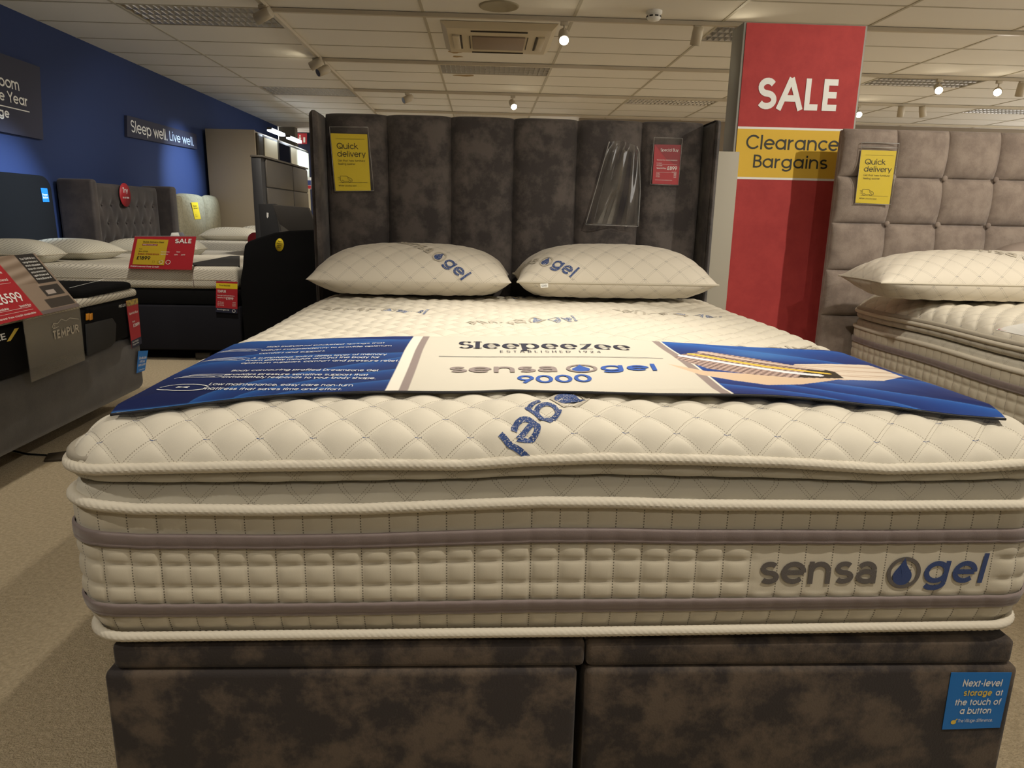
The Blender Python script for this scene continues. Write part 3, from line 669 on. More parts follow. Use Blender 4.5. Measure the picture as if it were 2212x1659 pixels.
# ------------------------------------------------------------------ printed runner across the foot of the mattress
RX0, RX1, RY0, RY1 = -.585, .862, 1.085, 1.70
def rf(X, Y):
    base = MM.env(X, Y, .004)
    d = np.minimum(Y-RY0, .12)/.12
    return base+.0035*(1+np.sin(X*11+Y*3))*(.35+.65*(1-d))+.003*(1+np.sin(X*5.1+1.2*np.sin(Y*9)))+.012*np.clip((RX0+.2-X)/.2, 0, 1)*0
nu, nv = 640, 270
u = np.linspace(0, 1, nu); v = np.linspace(0, 1, nv); UU, VV = np.meshgrid(u, v)
XX = RX0+(RX1-RX0)*UU
front = interp(XX, [(-.585, 1.105), (-.4, 1.145), (-.15, 1.195), (.05, 1.205), (.3, 1.165), (.5, 1.155), (.7, 1.135), (.862, 1.095)])+.006*np.sin(XX*14)
back = interp(XX, [(-.585, 1.66), (-.35, 1.69), (-.15, 1.71), (.2, 1.70), (.44, 1.67), (.862, 1.64)])+.006*np.sin(XX*9)
YY = front+(back-front)*VV
def waveband(u, v, edges):
    """stack of blue bands: each brightest just below its upper wave line"""
    col = np.zeros(u.shape+(3,)); dark = np.array([12, 34, 96.]); mid = np.array([20, 66, 160.]); hi = np.array([52, 128, 214.])
    col[:] = mid*.75+dark*.25
    for f, wd, g in edges:
        d = f(u)-v; t = np.exp(-np.clip(d, 0, 9)/wd)[..., None]; inside = (d > 0)[..., None]
        c = dark*(1-t)+(mid*(1-t)+hi*t)*g*t+dark*0; c = dark*(1-t)+(mid*(1-t)+hi*t)*t
        col = np.where(inside, c*.85+col*.15*t+dark*.15*(1-t), col)
        ln = np.exp(-(d/.006)**2)[..., None]; col = col*(1-.5*ln)+np.array([110, 170, 235.])*.5*ln
    return col
art = np.zeros(UU.shape+(3,)); art[:] = (216, 210, 194)
ul = UU/.30; ur = (UU-.695)/.305
left = waveband(ul, VV, [(lambda u: 1.0-.25*(u-.2)**2, .5, 1), (lambda u: .62+.30*np.sin(1.3*u-.1), .28, 1), (lambda u: .52+.1*u+.05*np.sin(5*u), .25, 1), (lambda u: .62*np.clip(u-.25, 0, 1)**.7, .22, 1), (lambda u: .47*np.clip(u-.4, 0, 1)**.75, .18, 1), (lambda u: .30*np.clip(u-.55, 0, 1)**.8, .15, 1)])
right = waveband(ur, VV, [(lambda u: 1.02-.05*u, .35, 1), (lambda u: .98-.45*u**2, .30, 1), (lambda u: .60-.22*u, .22, 1), (lambda u: .44-.40*u, .18, 1), (lambda u: .30-.42*u, .14, 1), (lambda u: .16-.36*u, .12, 1)])
glow = np.exp(-((ur-.45)**2/.05+(VV-.80)**2/.02))[..., None]; right = right*(1-.55*glow)+np.array([120, 186, 236.])*.55*glow
glow = np.exp(-((ur-.62)**2/.03+(VV-.30)**2/.012))[..., None]; right = right*(1-.6*glow)+np.array([150, 170, 225.])*.6*glow
art = np.where((UU < .30)[..., None], left*[.55, .68, .74], art); art = np.where((UU > .697)[..., None], right*[.7, .78, .86], art)
for c0 in (.300, .697):
    for a, b, cc in ((-.012, .004, (236, 230, 216)), (.004 if c0 < .5 else -.012, .016 if c0 < .5 else 0, (150, 136, 132))):
        art = np.where(((UU > c0+a) & (UU < c0+b))[..., None], np.array(cc, float), art)
def inpoly(X, Y, poly):
    r = np.zeros(X.shape, bool); n = len(poly)
    for i in range(n):
        (x1, y1), (x2, y2) = poly[i], poly[(i+1) % n]
        c = ((y1 > Y) != (y2 > Y)) & (X < (x2-x1)*(Y-y1)/(y2-y1+1e-12)+x1); r ^= c
    return r
def xy(L): return [tuple(atZ(1400+a/2.724, 680+b/2.724, .735)[:2]) for a, b in L]
def near_line(L, wd):
    P = xy(L); d = np.full(XX.shape, 9.)
    for (x1, y1), (x2, y2) in zip(P[:-1], P[1:]):
        t = np.clip(((XX-x1)*(x2-x1)+(YY-y1)*(y2-y1))/((x2-x1)**2+(y2-y1)**2), 0, 1); d = np.minimum(d, np.hypot(XX-x1-t*(x2-x1), YY-y1-t*(y2-y1)))
    return d < wd
def paint(mask, c):
    global art
    art = np.where(mask[..., None], np.array(c, float) if np.ndim(c) == 1 else c, art)
wav = (.5+.5*np.sin(YY*260+6*np.sin(XX*9)))[..., None]
paint(inpoly(XX, YY, xy([(860, 300), (1060, 292), (1300, 295), (1400, 325), (1500, 370), (1385, 402), (1150, 405), (900, 380), (840, 340)])), np.array([228, 214, 196.])-wav*np.array([26, 36, 40.])*(np.abs(np.sin(YY*60))[..., None] > .7))
paint(inpoly(XX, YY, xy([(110, 330), (330, 368), (850, 392), (1150, 397), (900, 432), (700, 440), (500, 418), (300, 388), (170, 350)])), (216, 190, 160))
lat = ((np.sin(XX*420+YY*200) > 0) ^ (np.sin(YY*520) > 0))[..., None]
paint(inpoly(XX, YY, xy([(150, 290), (350, 355), (600, 382), (860, 396), (1150, 395), (1100, 350), (1040, 335), (850, 310), (600, 270), (350, 240), (200, 265)])), np.where(lat, np.array([196, 172, 160.]), np.array([112, 92, 88.])))
paint(inpoly(XX, YY, xy([(880, 392), (1150, 395), (1100, 350), (1040, 335), (950, 322)])), (52, 46, 40))
paint(near_line([(320, 246), (560, 284), (850, 318), (1000, 335)], .012), (206, 186, 170))
paint(near_line([(320, 262), (560, 296), (850, 330), (980, 342)], .004), (80, 62, 58))
paint(near_line([(250, 262), (420, 290), (700, 332), (1050, 364)], .009), (232, 196, 74))
paint(near_line([(200, 278), (500, 322), (800, 362), (1000, 378)], .010), (236, 236, 240))
art = np.clip(art, 0, 255)
run = grid('printed_bed_runner', np.stack([XX, YY, rf(XX, YY)], -1), printed('runner_print', .55, .35), None, col=art)
tag(run, 'wide blue and white printed mattress runner laid across the near end of the bed', 'bed runner')
E_ = np.stack([XX[0], YY[0]-.0015, rf(XX[0], YY[0])-.0022], -1); tube('dark_hem', E_[::3], .0022, m_blacktrim, run, 6)
def rfn(x0, y0, ang=0, lift=.0014):
    def f(P):
        X, Y = x0+P[:, 0], y0+P[:, 1]; return np.stack([X, Y, rf(X, Y)+lift], -1)
    return f
RF = rfn(0, 0)
def rxy(px, py): return atZ(px, py, .735)[:2]
a, b = rxy(990, 767), rxy(1374, 772)
text('brand_lettering', [('Sleepeezee', a[0], a[1], .085, .22, 'l', b[0]-a[0], dict(serif=.05))], RF, m_nink, run)
a, b = rxy(1080, 776), rxy(1296, 776)
text('brand_lettering', [('ESTABLISHED 1924', a[0], a[1]-.006, .020, .12, 'l', b[0]-a[0], dict(track=.5))], RF, m_nink, run)
a, b = rxy(948, 783), rxy(1434, 793); lines('rule_line', [([a, [b[0], a[1]-.01]], .003)], RF, m_nink, run)
a, b = rxy(971, 808), rxy(1425, 812); sc2 = (b[0]-a[0])/7.17
place_logo(lambda P: RF(P*[1, .95]+[a[0], a[1]-.012]), run, sc2, ('brand_lettering',)*3, (m_gink, m_bink, m_white))
a, b = rxy(1120, 831), rxy(1286, 832); text('brand_lettering', [('9000', a[0], a[1]-.004, .052, .16, 'l', b[0]-a[0])], RF, m_bink, run)
CAP = [[('1500 individual pocketed springs that', 575, 834, 753), ('adjust independently to provide optimum', 565, 849, 760), ('comfort and support.', 560, 706, 767)],
       [('A sumptuous extra deep layer of memory', 543, 838, 777), ('foam gently moulds around the body for', 530, 824, 782), ('optimum support, comfort and pressure relief.', 521, 865, 788)],
       [('Body contouring profiled Dreamzone Gel', 500, 820, 806), ('provides pressure sensitive support that', 487, 798, 815), ('immediately responds to your body shape.', 480, 815, 821)],
       [('Low maintenance, easy care non-turn', 452, 766, 835), ('mattress that saves time and effort.', 438, 742, 843)]]
for blk, (px, py) in zip(CAP, ((520, 757), (490, 776), (440, 815), (395, 840))):
    tl = []
    for s, x0, x1, y in blk:
        a, b = rxy(x0, y), rxy(x1, y); tl.append((s, a[0], a[1]-.004, .0155, .13, 'l', b[0]-a[0]))
    text('caption_lettering', tl, RF, m_white, run)
    c = rxy(px, py)
    if py == 840: ic = [(arc(c[0], c[1], .042, .020, 15, 165), .003), (arc(c[0], c[1], .042, .020, 195, 345), .003), ([c-[.01, .004], c+[.01, .004]], .003), ([c-[.01, -.004], c+[.01, -.004]], .003)]
    else: ic = [(arc(c[0]+.01*k, c[1]-.008+.008*k, .036, .010, 0, 180), .002) for k in range(-1, 2)]+[(arc(c[0], c[1]-.010, .040, .008, 180, 360), .002)]
    lines('icon_drawing', ic, RF, m_white, run)

# ------------------------------------------------------------------ main divan bed (storage base, lids, winged headboard)
bed = thing('divan_bed', 'dark crushed velvet storage bed base in two halves under the nearest mattress', 'bed', (.16, 2.0, 0))
XL, XM, XR = atY(221, 1460, 1.05)[0], .172, atY(2205, 1440, 1.05)[0]
for a, b in ((XL, XM-.006), (XM+.008, XR)):
    box('base_box', (a, 1.05, .012), (b, 2.93, .288), m_velvet_b, bed, .012, 3)
for a, b in ((XL+.016, XM+.006), (XM+.008, XR-.012)):
    box('base_lid', (a, 1.055, .289), (b, 2.93, .337), m_velvet_b, bed, .010, 3)
HBY = 3.05
hbd = thing('headboard', 'tall dark crushed velvet headboard with six upright channels and side wings', 'headboard', (.14, 3.1, 0))
hx = [atY(x, y, HBY)[0] for x, y in ((697, 240), (833, 245), (974, 250), (1112, 255), (1252, 257), (1394, 262), (1528, 265))]
for a, b in zip(hx[:-1], hx[1:]):
    n, kz = 25, 40; th = np.linspace(-1, 1, n); zt = 1.432
    zs_ = np.concatenate([np.linspace(.02, zt-.05, 30), zt-.05+.05*np.sin(np.linspace(.1, PI/2, 10))])
    X = []
    for z in zs_:
        f = 1 if z < zt-.05 else math.sqrt(max(0, 1-((z-(zt-.05))/.05)**2))
        prof = (1-np.abs(th)**2.6)**.5
        yy = HBY+.045-(.045*prof)*(.35+.65*f)+.012*(1-f)+.002*np.sin(z*9+a*20)
        zz_ = z-.004*np.abs(th)**6*(z > zt-.03)
        X.append(np.stack([(a+b)/2+(b-a)/2*th, yy, zz_+0*th], -1))
    X.append(X[-1]+[0, .05, 0]); X.append(X[0]+[0, .05, 0])
    grid('upright_channel', np.array(X), m_velvet, hbd)
box('back_board', (hx[0]+.002, HBY+.047, .0), (hx[-1]-.002, HBY+.09, 1.42), m_velvet, hbd, .01)
wl0, wl1, wr0, wr1 = atY(665, 240, 2.95)[0], atY(694, 240, 2.95)[0], atY(1532, 265, 2.95)[0], atY(1558, 262, 2.95)[0]
box('side_wing', (wl0, 2.94, 0), (min(wl1, hx[0]-.001), 3.15, 1.425), m_velvet, hbd, .022, 4)
box('side_wing', (max(wr0, hx[-1]+.001), 2.94, 0), (wr1, 3.15, 1.425), m_velvet, hbd, .022, 4)

# blue sticker on the base
def bp(x, y, Y=1.0485): return atY(x, y, Y)
cd = Card(bp(2035, 1576), bp(2160, 1572), bp(2186, 1453), bp(2055, 1453))
stk = cd.plate('storage_sticker', m_blue, None, t=.0008, lift=.0); tag(stk, 'bright blue slanted sticker about next-level storage on the bed base, lower right corner', 'sticker')
F = cd.f(.0006); W_, H_ = cd.w, cd.h
text('lettering', [('Next-level', .55*W_, .76*H_, .125*H_, .17, 'c', .66*W_, dict(shear=.1)), ('at', .86*W_, .595*H_, .115*H_, .17, 'c', .12*W_, dict(shear=.1)),
                   ('the touch of', .53*W_, .43*H_, .115*H_, .17, 'c', .78*W_, dict(shear=.1)), ('a button', .52*W_, .275*H_, .115*H_, .17, 'c', .54*W_, dict(shear=.1))], F, m_white, stk)
text('lettering', [('storage', .50*W_, .595*H_, .115*H_, .19, 'c', .48*W_, dict(shear=.1))], F, m_gold, stk)
text('small_lettering', [('The Village difference.', .24*W_, .125*H_, .06*H_, .11, 'l', .60*W_, dict(shear=.1))], F, m_white, stk)
ribs_mesh('logo_mark', [disc_ribs(arc(.17*W_, .13*H_, .045*W_, .038*H_, 0, 360, 20)), ribbon([[.19*W_, .15*H_], [.23*W_, .19*H_]], .002)], F, m_gold, stk)

# ------------------------------------------------------------------ pillows
m_pil = stitched('pillow_jersey', (214, 206, 190), (128, 122, 110), (100, 104, 116), 'quilt')
def pillow(label, c, a, b, H, frac, zb, m, rz=0, res=(110, 80), group=None, logo=None, puff=.003, seam=True, tiltx=0, pipe=None, q=.088, lift_back=0):
    t = thing('pillow', label, 'pillow', (c[0], c[1], zb), group)
    nu, nv = res; u = np.sin(np.linspace(-PI/2, PI/2, nu)); v = np.sin(np.linspace(-PI/2, PI/2, nv))
    U, V = np.meshgrid(u, v); sg = seam_z = zb+H*frac
    cr, sr = math.cos(rz), math.sin(rz)
    def base(U, V):
        x = a*U*(1-.035*(1-V**2)); y = b*V*(1-.05*(1-U**2)-.10*np.abs(U)**5); T = H*((1-np.abs(U)**3)**.55*.88+.12*(1-np.abs(U)**14))*(1-np.abs(V)**2.3)**.60
        return x, y, T
    def place(x, y, z):
        X = c[0]+x*cr-y*sr; Y = c[1]+x*sr+y*cr; return X, Y, z+tiltx*x+lift_back*(y+b)
    def sheet(top):
        x, y, T = base(U, V); T = T+.0001
        zc = np.where(T > 0, 0, 0)
        z = seam_z+T*(1-frac) if top else seam_z-np.minimum(T*frac*1.6, H*frac)
        P = np.stack([x, y, z], -1)
        au = np.concatenate([np.zeros((nv, 1)), np.cumsum(np.linalg.norm(np.diff(P, axis=1), axis=2), 1)], 1); au -= au[:, nu//2:nu//2+1]
        av = np.concatenate([np.zeros((1, nu)), np.cumsum(np.linalg.norm(np.diff(P, axis=0), axis=2), 0)], 0); av = av-av[nv//2:nv//2+1]
        p, qq = au/q+av/q, au/q-av/q
        f = 1-(np.abs(np.sin(PI*p))*np.abs(np.sin(PI*qq)))**.5; edge = np.clip((1-np.maximum(np.abs(U), np.abs(V)))*6, 0, 1)
        z = z+(-1 if top else 1)*puff*f*edge
        if not top: z = np.maximum(z, zb)
        # wrinkles near the ends
        z = z+.004*np.sin(V*22+U*3)*np.exp(-((1-np.abs(U))/.10)**2)*edge
        X, Y, Z = place(x, y, z); return np.stack([X, Y, Z], -1), np.stack([p, qq], -1), au, av
    Pt, uvt, au, av = sheet(True); Pb, uvb, _, _ = sheet(False)
    X = np.concatenate([Pt, Pb[::-1][1:]]); uv = np.concatenate([uvt, uvb[::-1][1:]]); grid('pillow_cover', X, m, t, uv=uv)
    if seam:
        e = np.concatenate([Pt[0, :], Pt[1:, -1], Pt[-1, ::-1][1:], Pt[::-1, 0][1:-1]]); tube('piped_seam', e[::2], .0035, pipe or m_tapelight, t, 8, closed=True)
    if logo:
        lx, ly, ang, sc_, sub = logo; ca, sa = math.cos(ang), math.sin(ang)
        def fn(P):
            s_, r_ = P[:, 0]-4.45*sc_, P[:, 1]-.35*sc_; A_, B_ = lx+s_*ca-r_*sa, ly+s_*sa+r_*ca
            # invert arc coordinates by nearest sheet vertex with local linear step
            out = []
            gu = au[nv//3]; 
            iu = np.interp(A_, gu, np.arange(nu)); k = np.clip(iu.astype(int), 0, nu-2)
            for i in range(len(A_)):
                col = av[:, k[i]]; jv = np.interp(B_[i], col, np.arange(nv)); j = min(int(jv), nv-2); fu, fv = iu[i]-k[i], jv-j; kk = k[i]
                p = (Pt[j, kk]*(1-fu)+Pt[j, kk+1]*fu)*(1-fv)+(Pt[j+1, kk]*(1-fu)+Pt[j+1, kk+1]*fu)*fv
                n = np.cross(Pt[j, kk+1]-Pt[j, kk], Pt[j+1, kk]-Pt[j, kk]); n = n/(np.linalg.norm(n)+1e-9); out.append(p+n*.0022)
            return np.array(out)
        place_logo(fn, t, sc_, mats=(m_wovg, m_wovb, m_white), sub=sub)
    return t
pl = pillow('cream quilted pillow on the left side of the nearest mattress', (-.268, 2.80), .372, .225, .185, .30, .744, m_pil, rz=-.01, seam=False, logo=(.10, -.165, math.radians(-44), .050, (0, 1, 2)))
pr_ = pillow('cream quilted pillow with care label on the right side of the nearest mattress', (.495, 2.80), .372, .225, .195, .30, .744, m_pil, rz=.0, logo=(-.27, -.165, math.radians(-38), .050, (0, 1, 2)))
cl = Card(atY(1168, 622, 2.568), atY(1184, 621, 2.568), atY(1184, 612, 2.572), atY(1167, 613, 2.572)); lb = cl.plate('care_label', m_white, pr_, t=.0008); lb['label'] = 'tiny white care label'
text('lettering', [('COOL', .5*cl.w, .3*cl.h, .4*cl.h, .13, 'c', .7*cl.w)], cl.f(.0006), m_ink, lb)

# ------------------------------------------------------------------ hanging cards and sleeves
def van(fn, x, y, s, parent, m=None):
    L = [([(0, 1.15), (2.2, 1.15), (3.0, .6), (3.3, .6), (3.9, .2), (3.9, -.45), (3.45, -.45)], .09), ([(2.75, -.45), (1.15, -.45)], .09), ([(.45, -.45), (.1, -.45), (.1, 1.15)], .09),
         (arc(.8, -.5, .33, .33), .09), (arc(3.1, -.5, .33, .33), .09), ([(2.6, .8), (2.6, .2), (3.3, .2)], .09), ([(-.8, .7), (.1, .7)], .08), ([(-.5, .3), (.1, .3)], .08), ([(-.7, -.1), (.1, -.1)], .08)]
    R = []
    for P, wd in L: R.append(ribbon(np.asarray(P, float)*s+[x, y], wd*s))
    ribs_mesh('van_drawing', R, fn, m or m_ink, parent)
def quick_card(corners, sleeve, label, pin, extra=None):
    t = thing('hanging_sign', label, 'sign', corners[0])
    cd = Card(*corners); y = cd.plate('yellow_card', m_yellow, t, t=.001); W, H = cd.w, cd.h; F = cd.f(.0012)
    text('lettering', [('Quick', .14*W, .735*H, .105*H, .11, 'l', .60*W), ('delivery', .14*W, .60*H, .105*H, .11, 'l', .79*W)], F, m_ink, y)
    text('small_lettering', [("Get that 'new furniture'", .14*W, .515*H, .036*H, .10, 'l', .77*W), ('feeling sooner.', .14*W, .455*H, .036*H, .10, 'l', .50*W), ('While stocks last.', .10*W, .075*H, .032*H, .10, 'l', .52*W)], F, m_ink, y)
    lines('rule_line', [([(.13*W, .145*H), (.92*W, .145*H)], .0008), ([(.13*W, .91*H), (.92*W, .91*H)], .0008)], F, m_ink, y)
    van(F, .16*W, .195*H, .085*W, y)
    sv = Card(*sleeve); sv2 = Card(*[p+cd.n*.003 for p in sv.c]); sv2.plate('plastic_sleeve', m_clear, t, t=.0006)
    p = sv2.c; tube('pin', [pin, (p[2]+p[3])/2+cd.n*.001], .0012, m_clear, t, 6)
    qs = [q+cd.n*.001 for q in sv2.c]
    for a, b in zip(qs, qs[1:]+qs[:1]): tube('sleeve_rim', [a, b], .0011, clear('rim_plastic', (240, 240, 240), .35, .3), t, 5)
    if extra: 
        for a, b in extra: tube('sleeve_rim', [a, b], .0022, clear('rim_plastic', (240, 240, 240), .35, .3), t, 6)
    return t
hy = 3.042
def h(px, py, Y=hy): return atY(px, py, Y)
quick_card([h(725, 412), h(801, 412), h(793, 290), h(714, 288)], [h(724, 413), h(808, 412), h(795, 275), h(712, 274)], 'yellow quick delivery card in a clear sleeve pinned to the dark channelled headboard', h(757, 262))
# red special buy card
t = thing('hanging_sign', 'small red special buy price card in a clear sleeve pinned to the dark headboard', 'sign', h(1409, 397))
cd = Card(h(1409, 397), h(1465, 399), h(1471, 313), h(1414, 312)); y = cd.plate('red_card', m_red, t, t=.001); W, H = cd.w, cd.h; F = cd.f(.0012)
text('lettering', [('Special Buy', .58*W, .83*H, .075*H, .11, 'c', .68*W), ('£899', .92*W, .365*H, .095*H, .17, 'r', .38*W), ('Special Buy', .13*W, .385*H, .04*H, .16, 'l', .37*W)], F, m_white, y)
text('small_lettering', [('The Linton Floor Standing Headboard', .12*W, .60*H, .026*H, .13, 'l', .78*W), ('In Velvet', .12*W, .52*H, .024*H, .13, 'l', .2*W), ('4ft 6 Double', .12*W, .46*H, .024*H, .12, 'l', .22*W),
     ('Special Buy', .9*W, .31*H, .02*H, .12, 'r', .18*W), ('3ft Single', .12*W, .265*H, .02*H, .12, 'l', .13*W), ('4ft Small', .12*W, .235*H, .02*H, .12, 'l', .15*W), ('5ft King', .12*W, .205*H, .02*H, .12, 'l', .14*W), ('6ft Super', .12*W, .175*H, .02*H, .12, 'l', .15*W),
     ('£599', .9*W, .265*H, .022*H, .16, 'r', .10*W), ('£699', .9*W, .235*H, .022*H, .16, 'r', .10*W), ('£799', .9*W, .205*H, .022*H, .16, 'r', .10*W), ('£899', .9*W, .172*H, .022*H, .16, 'r', .10*W), ('Interest free credit available in store', .1*W, .095*H, .02*H, .13, 'l', .65*W)], F, m_white, y)
lines('rule_line', [([(.12*W, .50*H), (.9*W, .50*H)], .0006), ([(.12*W, .30*H), (.9*W, .30*H)], .0006)], F, m_white, y)
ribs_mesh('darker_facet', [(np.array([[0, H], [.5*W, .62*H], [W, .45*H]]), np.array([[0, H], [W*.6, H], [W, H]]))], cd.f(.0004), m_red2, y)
sv = Card(h(1405, 398, hy-.004), h(1465, 400, hy-.004), h(1474, 299, hy-.004), h(1413, 297, hy-.004)); sv.plate('plastic_sleeve', m_clear, t, t=.0006)
for a, b in zip(sv.c, sv.c[1:]+sv.c[:1]): tube('sleeve_rim', [a+[0, -.002, 0], b+[0, -.002, 0]], .0011, clear('rim_plastic', (240, 240, 240), .35, .3), t, 5)
tube('pin', [h(1443, 288), h(1443, 302)], .0012, m_clear, t, 6)
# empty crumpled clear sleeve
pts = [(1265, 483), (1380, 488), (1382, 440), (1382, 380), (1378, 318), (1360, 308), (1338, 302), (1316, 305), (1312, 318), (1290, 400)]
nu_, nv_ = 40, 60; L0, L1 = [(1265, 485), (1287, 410), (1312, 320), (1316, 306)], [(1379, 489), (1383, 410), (1381, 330), (1376, 316)]
def pl_(L, s):
    k = s*(len(L)-1); i = min(int(k), len(L)-2); f = k-i; return np.array(L[i])*(1-f)+np.array(L[i+1])*f
X = np.zeros((nv_, nu_, 3))
for j in range(nv_):
    s = j/(nv_-1); a, b = pl_(L0, s), pl_(L1, s)
    for i in range(nu_):
        r = i/(nu_-1); q = a*(1-r)+b*r; q[1] -= 6*math.sin(PI*r)*(s > .9)*(s-.9)*10
        fold = .009*math.sin(r*9+s*2)*(1-.3*s)+.006*math.sin(r*21-s*5)+.02*math.exp(-((r-.55+.35*(1-s))/.1)**2)
        X[j, i] = atY(q[0], q[1], hy-.022-fold*.9)
so = grid('empty_plastic_sleeve', X, clear('sleeve_plastic', (242, 242, 242), .08, .012), None); tag(so, 'empty crumpled clear plastic sleeve hanging on the dark headboard', 'plastic sleeve')
md = so.modifiers.new('thickness', 'SOLIDIFY'); md.thickness = .0006
m_rim = clear('rim_plastic', (240, 240, 240), .35, .3)
tube('sleeve_rim', [X[j, 0] for j in range(0, nv_, 4)]+[X[-1, 0]], .002, m_rim, so, 6); tube('sleeve_rim', [X[0, i] for i in range(0, nu_, 4)]+[X[0, -1]], .002, m_rim, so, 6); tube('sleeve_rim', [X[j, -1] for j in range(0, nv_, 4)]+[X[-1, -1]], .002, m_rim, so, 6)

# ------------------------------------------------------------------ red totem and white board behind
TYf = 3.56
tA, tB = atY(1613, 49, TYf), atY(1868, 57, TYf)
x0, x1, zt = tA[0], tB[0]+.004, tA[2]
tot = thing('sale_totem', 'tall red and yellow SALE Clearance Bargains totem between the two headboards', 'sign', ((x0+x1)/2, TYf+.1, 0))
box('frame', (x0-.012, TYf+.002, 0), (x1+.012, TYf+.16, zt+.004), mat('silver_frame', (150, 148, 140), .45, metal=.3), tot, .003)
cd = Card((x0, TYf, .01), (x1, TYf, .01), (x1, TYf, zt), (x0, TYf, zt)); W, H = cd.w, cd.h
pn = cd.plate('fabric_panel', mat('red_fabric', (178, 58, 56), .75, mix=((166, 50, 50), 14, .35, .65), bump=(500, .2, .001)), tot, t=.004, lift=.003)
def wq(px, py): p = atY(px, py, TYf); return np.array([p[0]-x0, p[2]-.01])
yb, yt = wq(1592, 382)[1], wq(1597, 278)[1]
yp = cd.plate('yellow_band', mat('yellow_fabric', (224, 184, 58), .7), tot, t=.0012, r=(0, yb/H, 1, yt/H), lift=.0045)
cd.plate('white_edge', m_white, tot, t=.0012, r=(0, yt/H, 1, (yt+.010)/H), lift=.0045); cd.plate('white_edge', m_white, tot, t=.0012, r=(0, (yb-.010)/H, 1, yb/H), lift=.0045)
F = cd.f(.0055)
def fit(s, pa, pb, ph, wt, parent, m, cap=1.0):
    a, b, t_ = wq(*pa), wq(*pb), wq(*ph); text('lettering', [(s, a[0], a[1], (t_[1]-a[1])/cap, wt, 'l', b[0]-a[0])], F, m, parent)
fit('SALE', (1634, 236), (1816, 240), (1636, 167), .20, pn, m_white)
fit('Clearance', (1610, 322), (1812, 327), (1618, 291), .13, yp, m_ink); fit('Bargains', (1625, 362), (1787, 366), (1630, 334), .13, yp, m_ink)
wb_ = prism('display_board', [atY(1536, 326, 3.5), atY(1598, 328, 3.5), (atY(1598, 328, 3.5)[0], 3.5, .01), (atY(1536, 326, 3.5)[0], 3.5, .01)], (0, .03, 0), mat('grey_white_board', (176, 170, 154), .6), None, .002)
tag(wb_, 'plain pale grey board standing between dark headboard and red totem', 'board')

# ------------------------------------------------------------------ right bed: cube-stitched headboard, mattress, pillow
rhb = thing('headboard', 'mushroom suede headboard with buttoned cubes at the right edge', 'headboard', (2.5, 3.35, 0))
rb = thing('divan_bed', 'mushroom suede bed base under the mattress at the right edge', 'bed', (2.5, 2.3, 0))
m_mush = mat('mushroom_suede', (128, 114, 104), .85, mix=((150, 136, 124), 16, .38, .62), bump=(240, .5, .002), sheen=.3)
RY = 3.30; hx0 = atY(1832, 275, RY)[0]; cx = [hx0]+[atY(1780+680/4.366+i*0, 381, RY)[0]+.2435*i for i in range(0, 6)]; cx.append(cx[-1]+.2)
ztop = atY(1832, 275, RY)[2]; zr_ = [ztop, atY(2000, 384, RY)[2], atY(2000, 485, RY)[2], atY(1800, 584, RY)[2], atY(1800, 683, RY)[2], .27, .02]
for i in range(len(cx)-1):
    for j in range(len(zr_)-1):
        a, b, z1, z0 = cx[i], cx[i+1], zr_[j], zr_[j+1]; n = 18; th = np.sin(np.linspace(-PI/2, PI/2, n)); A_, B_ = np.meshgrid(th, th)
        bulge = (1-np.abs(A_)**2.8)**.5*(1-np.abs(B_)**2.8)**.5 if j else (1-np.abs(A_)**2.8)**.5*(1-np.abs(np.minimum(B_, 0))**2.8)**.5*(1-np.clip(B_, 0, 1)**8)**.5
        # cubes lean a little over their right-hand neighbour
        sx = .010*np.clip(A_, 0, 1)**3*(1-B_**2)
        X = np.stack([(a+b)/2+(b-a)/2*A_+sx, RY+.045-.045*bulge, (z0+z1)/2+(z1-z0)/2*B_], -1); grid('padded_cube', X, m_mush, rhb)
box('back_board', (hx0-.002, RY+.042, 0), (cx[-1], RY+.078, ztop-.003), m_mush, rhb, .01)
for i in range(1, len(cx)-1):
    for j in range(1, 5):
        bm = bmesh.new(); bmesh.ops.create_uvsphere(bm, u_segments=14, v_segments=8, radius=.013); bmesh.ops.scale(bm, vec=(1, .6, 1), verts=bm.verts)
        bmesh.ops.translate(bm, vec=(cx[i], RY+.022, zr_[j]), verts=bm.verts); me = bpy.data.meshes.new('button'); bm.to_mesh(me); bm.free(); link('button', me, m_mush, rhb, True)
box('base_box', (1.75, 1.35, .03), (3.2, 3.29, .328), m_mush, rb, .015)
MR = Mattress(2.515, .775, 1.32, 3.285, .343, H=.085, rim=None, seed=2, tuft=.010, zrim=.650)
mt_r = build_mattress(MR, 'mattress', 'cream pillow-top mattress with a sewn name badge on the right-hand bed', .007)
# sewn badge on its side
bx = 1.7375
bc = [np.array([bx, atX(x, y, bx)[1], atX(x, y, bx)[2]]) for x, y in ((1968, 812), (2055, 842), (2058, 812), (1973, 784))]
# far end is left in the photograph
cd = Card(*bc); bd_ = cd.plate('sewn_badge', m_tapelight, mt_r, t=.004); W, H = cd.w, cd.h
text('lettering', [('Sleepeezee', .5*W, .36*H, .36*H, .16, 'c', .66*W, dict(serif=.06))], cd.f(.0012), mat('badge_thread', (112, 100, 86), .8), bd_)
lines('embossed_frame', [([(.06*W, .08*H), (.94*W, .08*H), (.94*W, .92*H), (.06*W, .92*H), (.06*W, .08*H)], .004), ([(.09*W, .12*H), (.16*W, .88*H)], .003), ([(.91*W, .88*H), (.84*W, .12*H)], .003)], cd.f(.0012), mat('badge_frame_thread', (160, 150, 130), .8), bd_)  # frame lines in a tone between badge and lettering
pillow('plump cream quilted pillow on the right-hand bed below the cube headboard', (2.04, 2.86), .50, .20, .195, .35, .745, m_pil, rz=-.03, logo=(.10, -.13, math.radians(-36), .060, (0, 1, 2)), puff=.004)
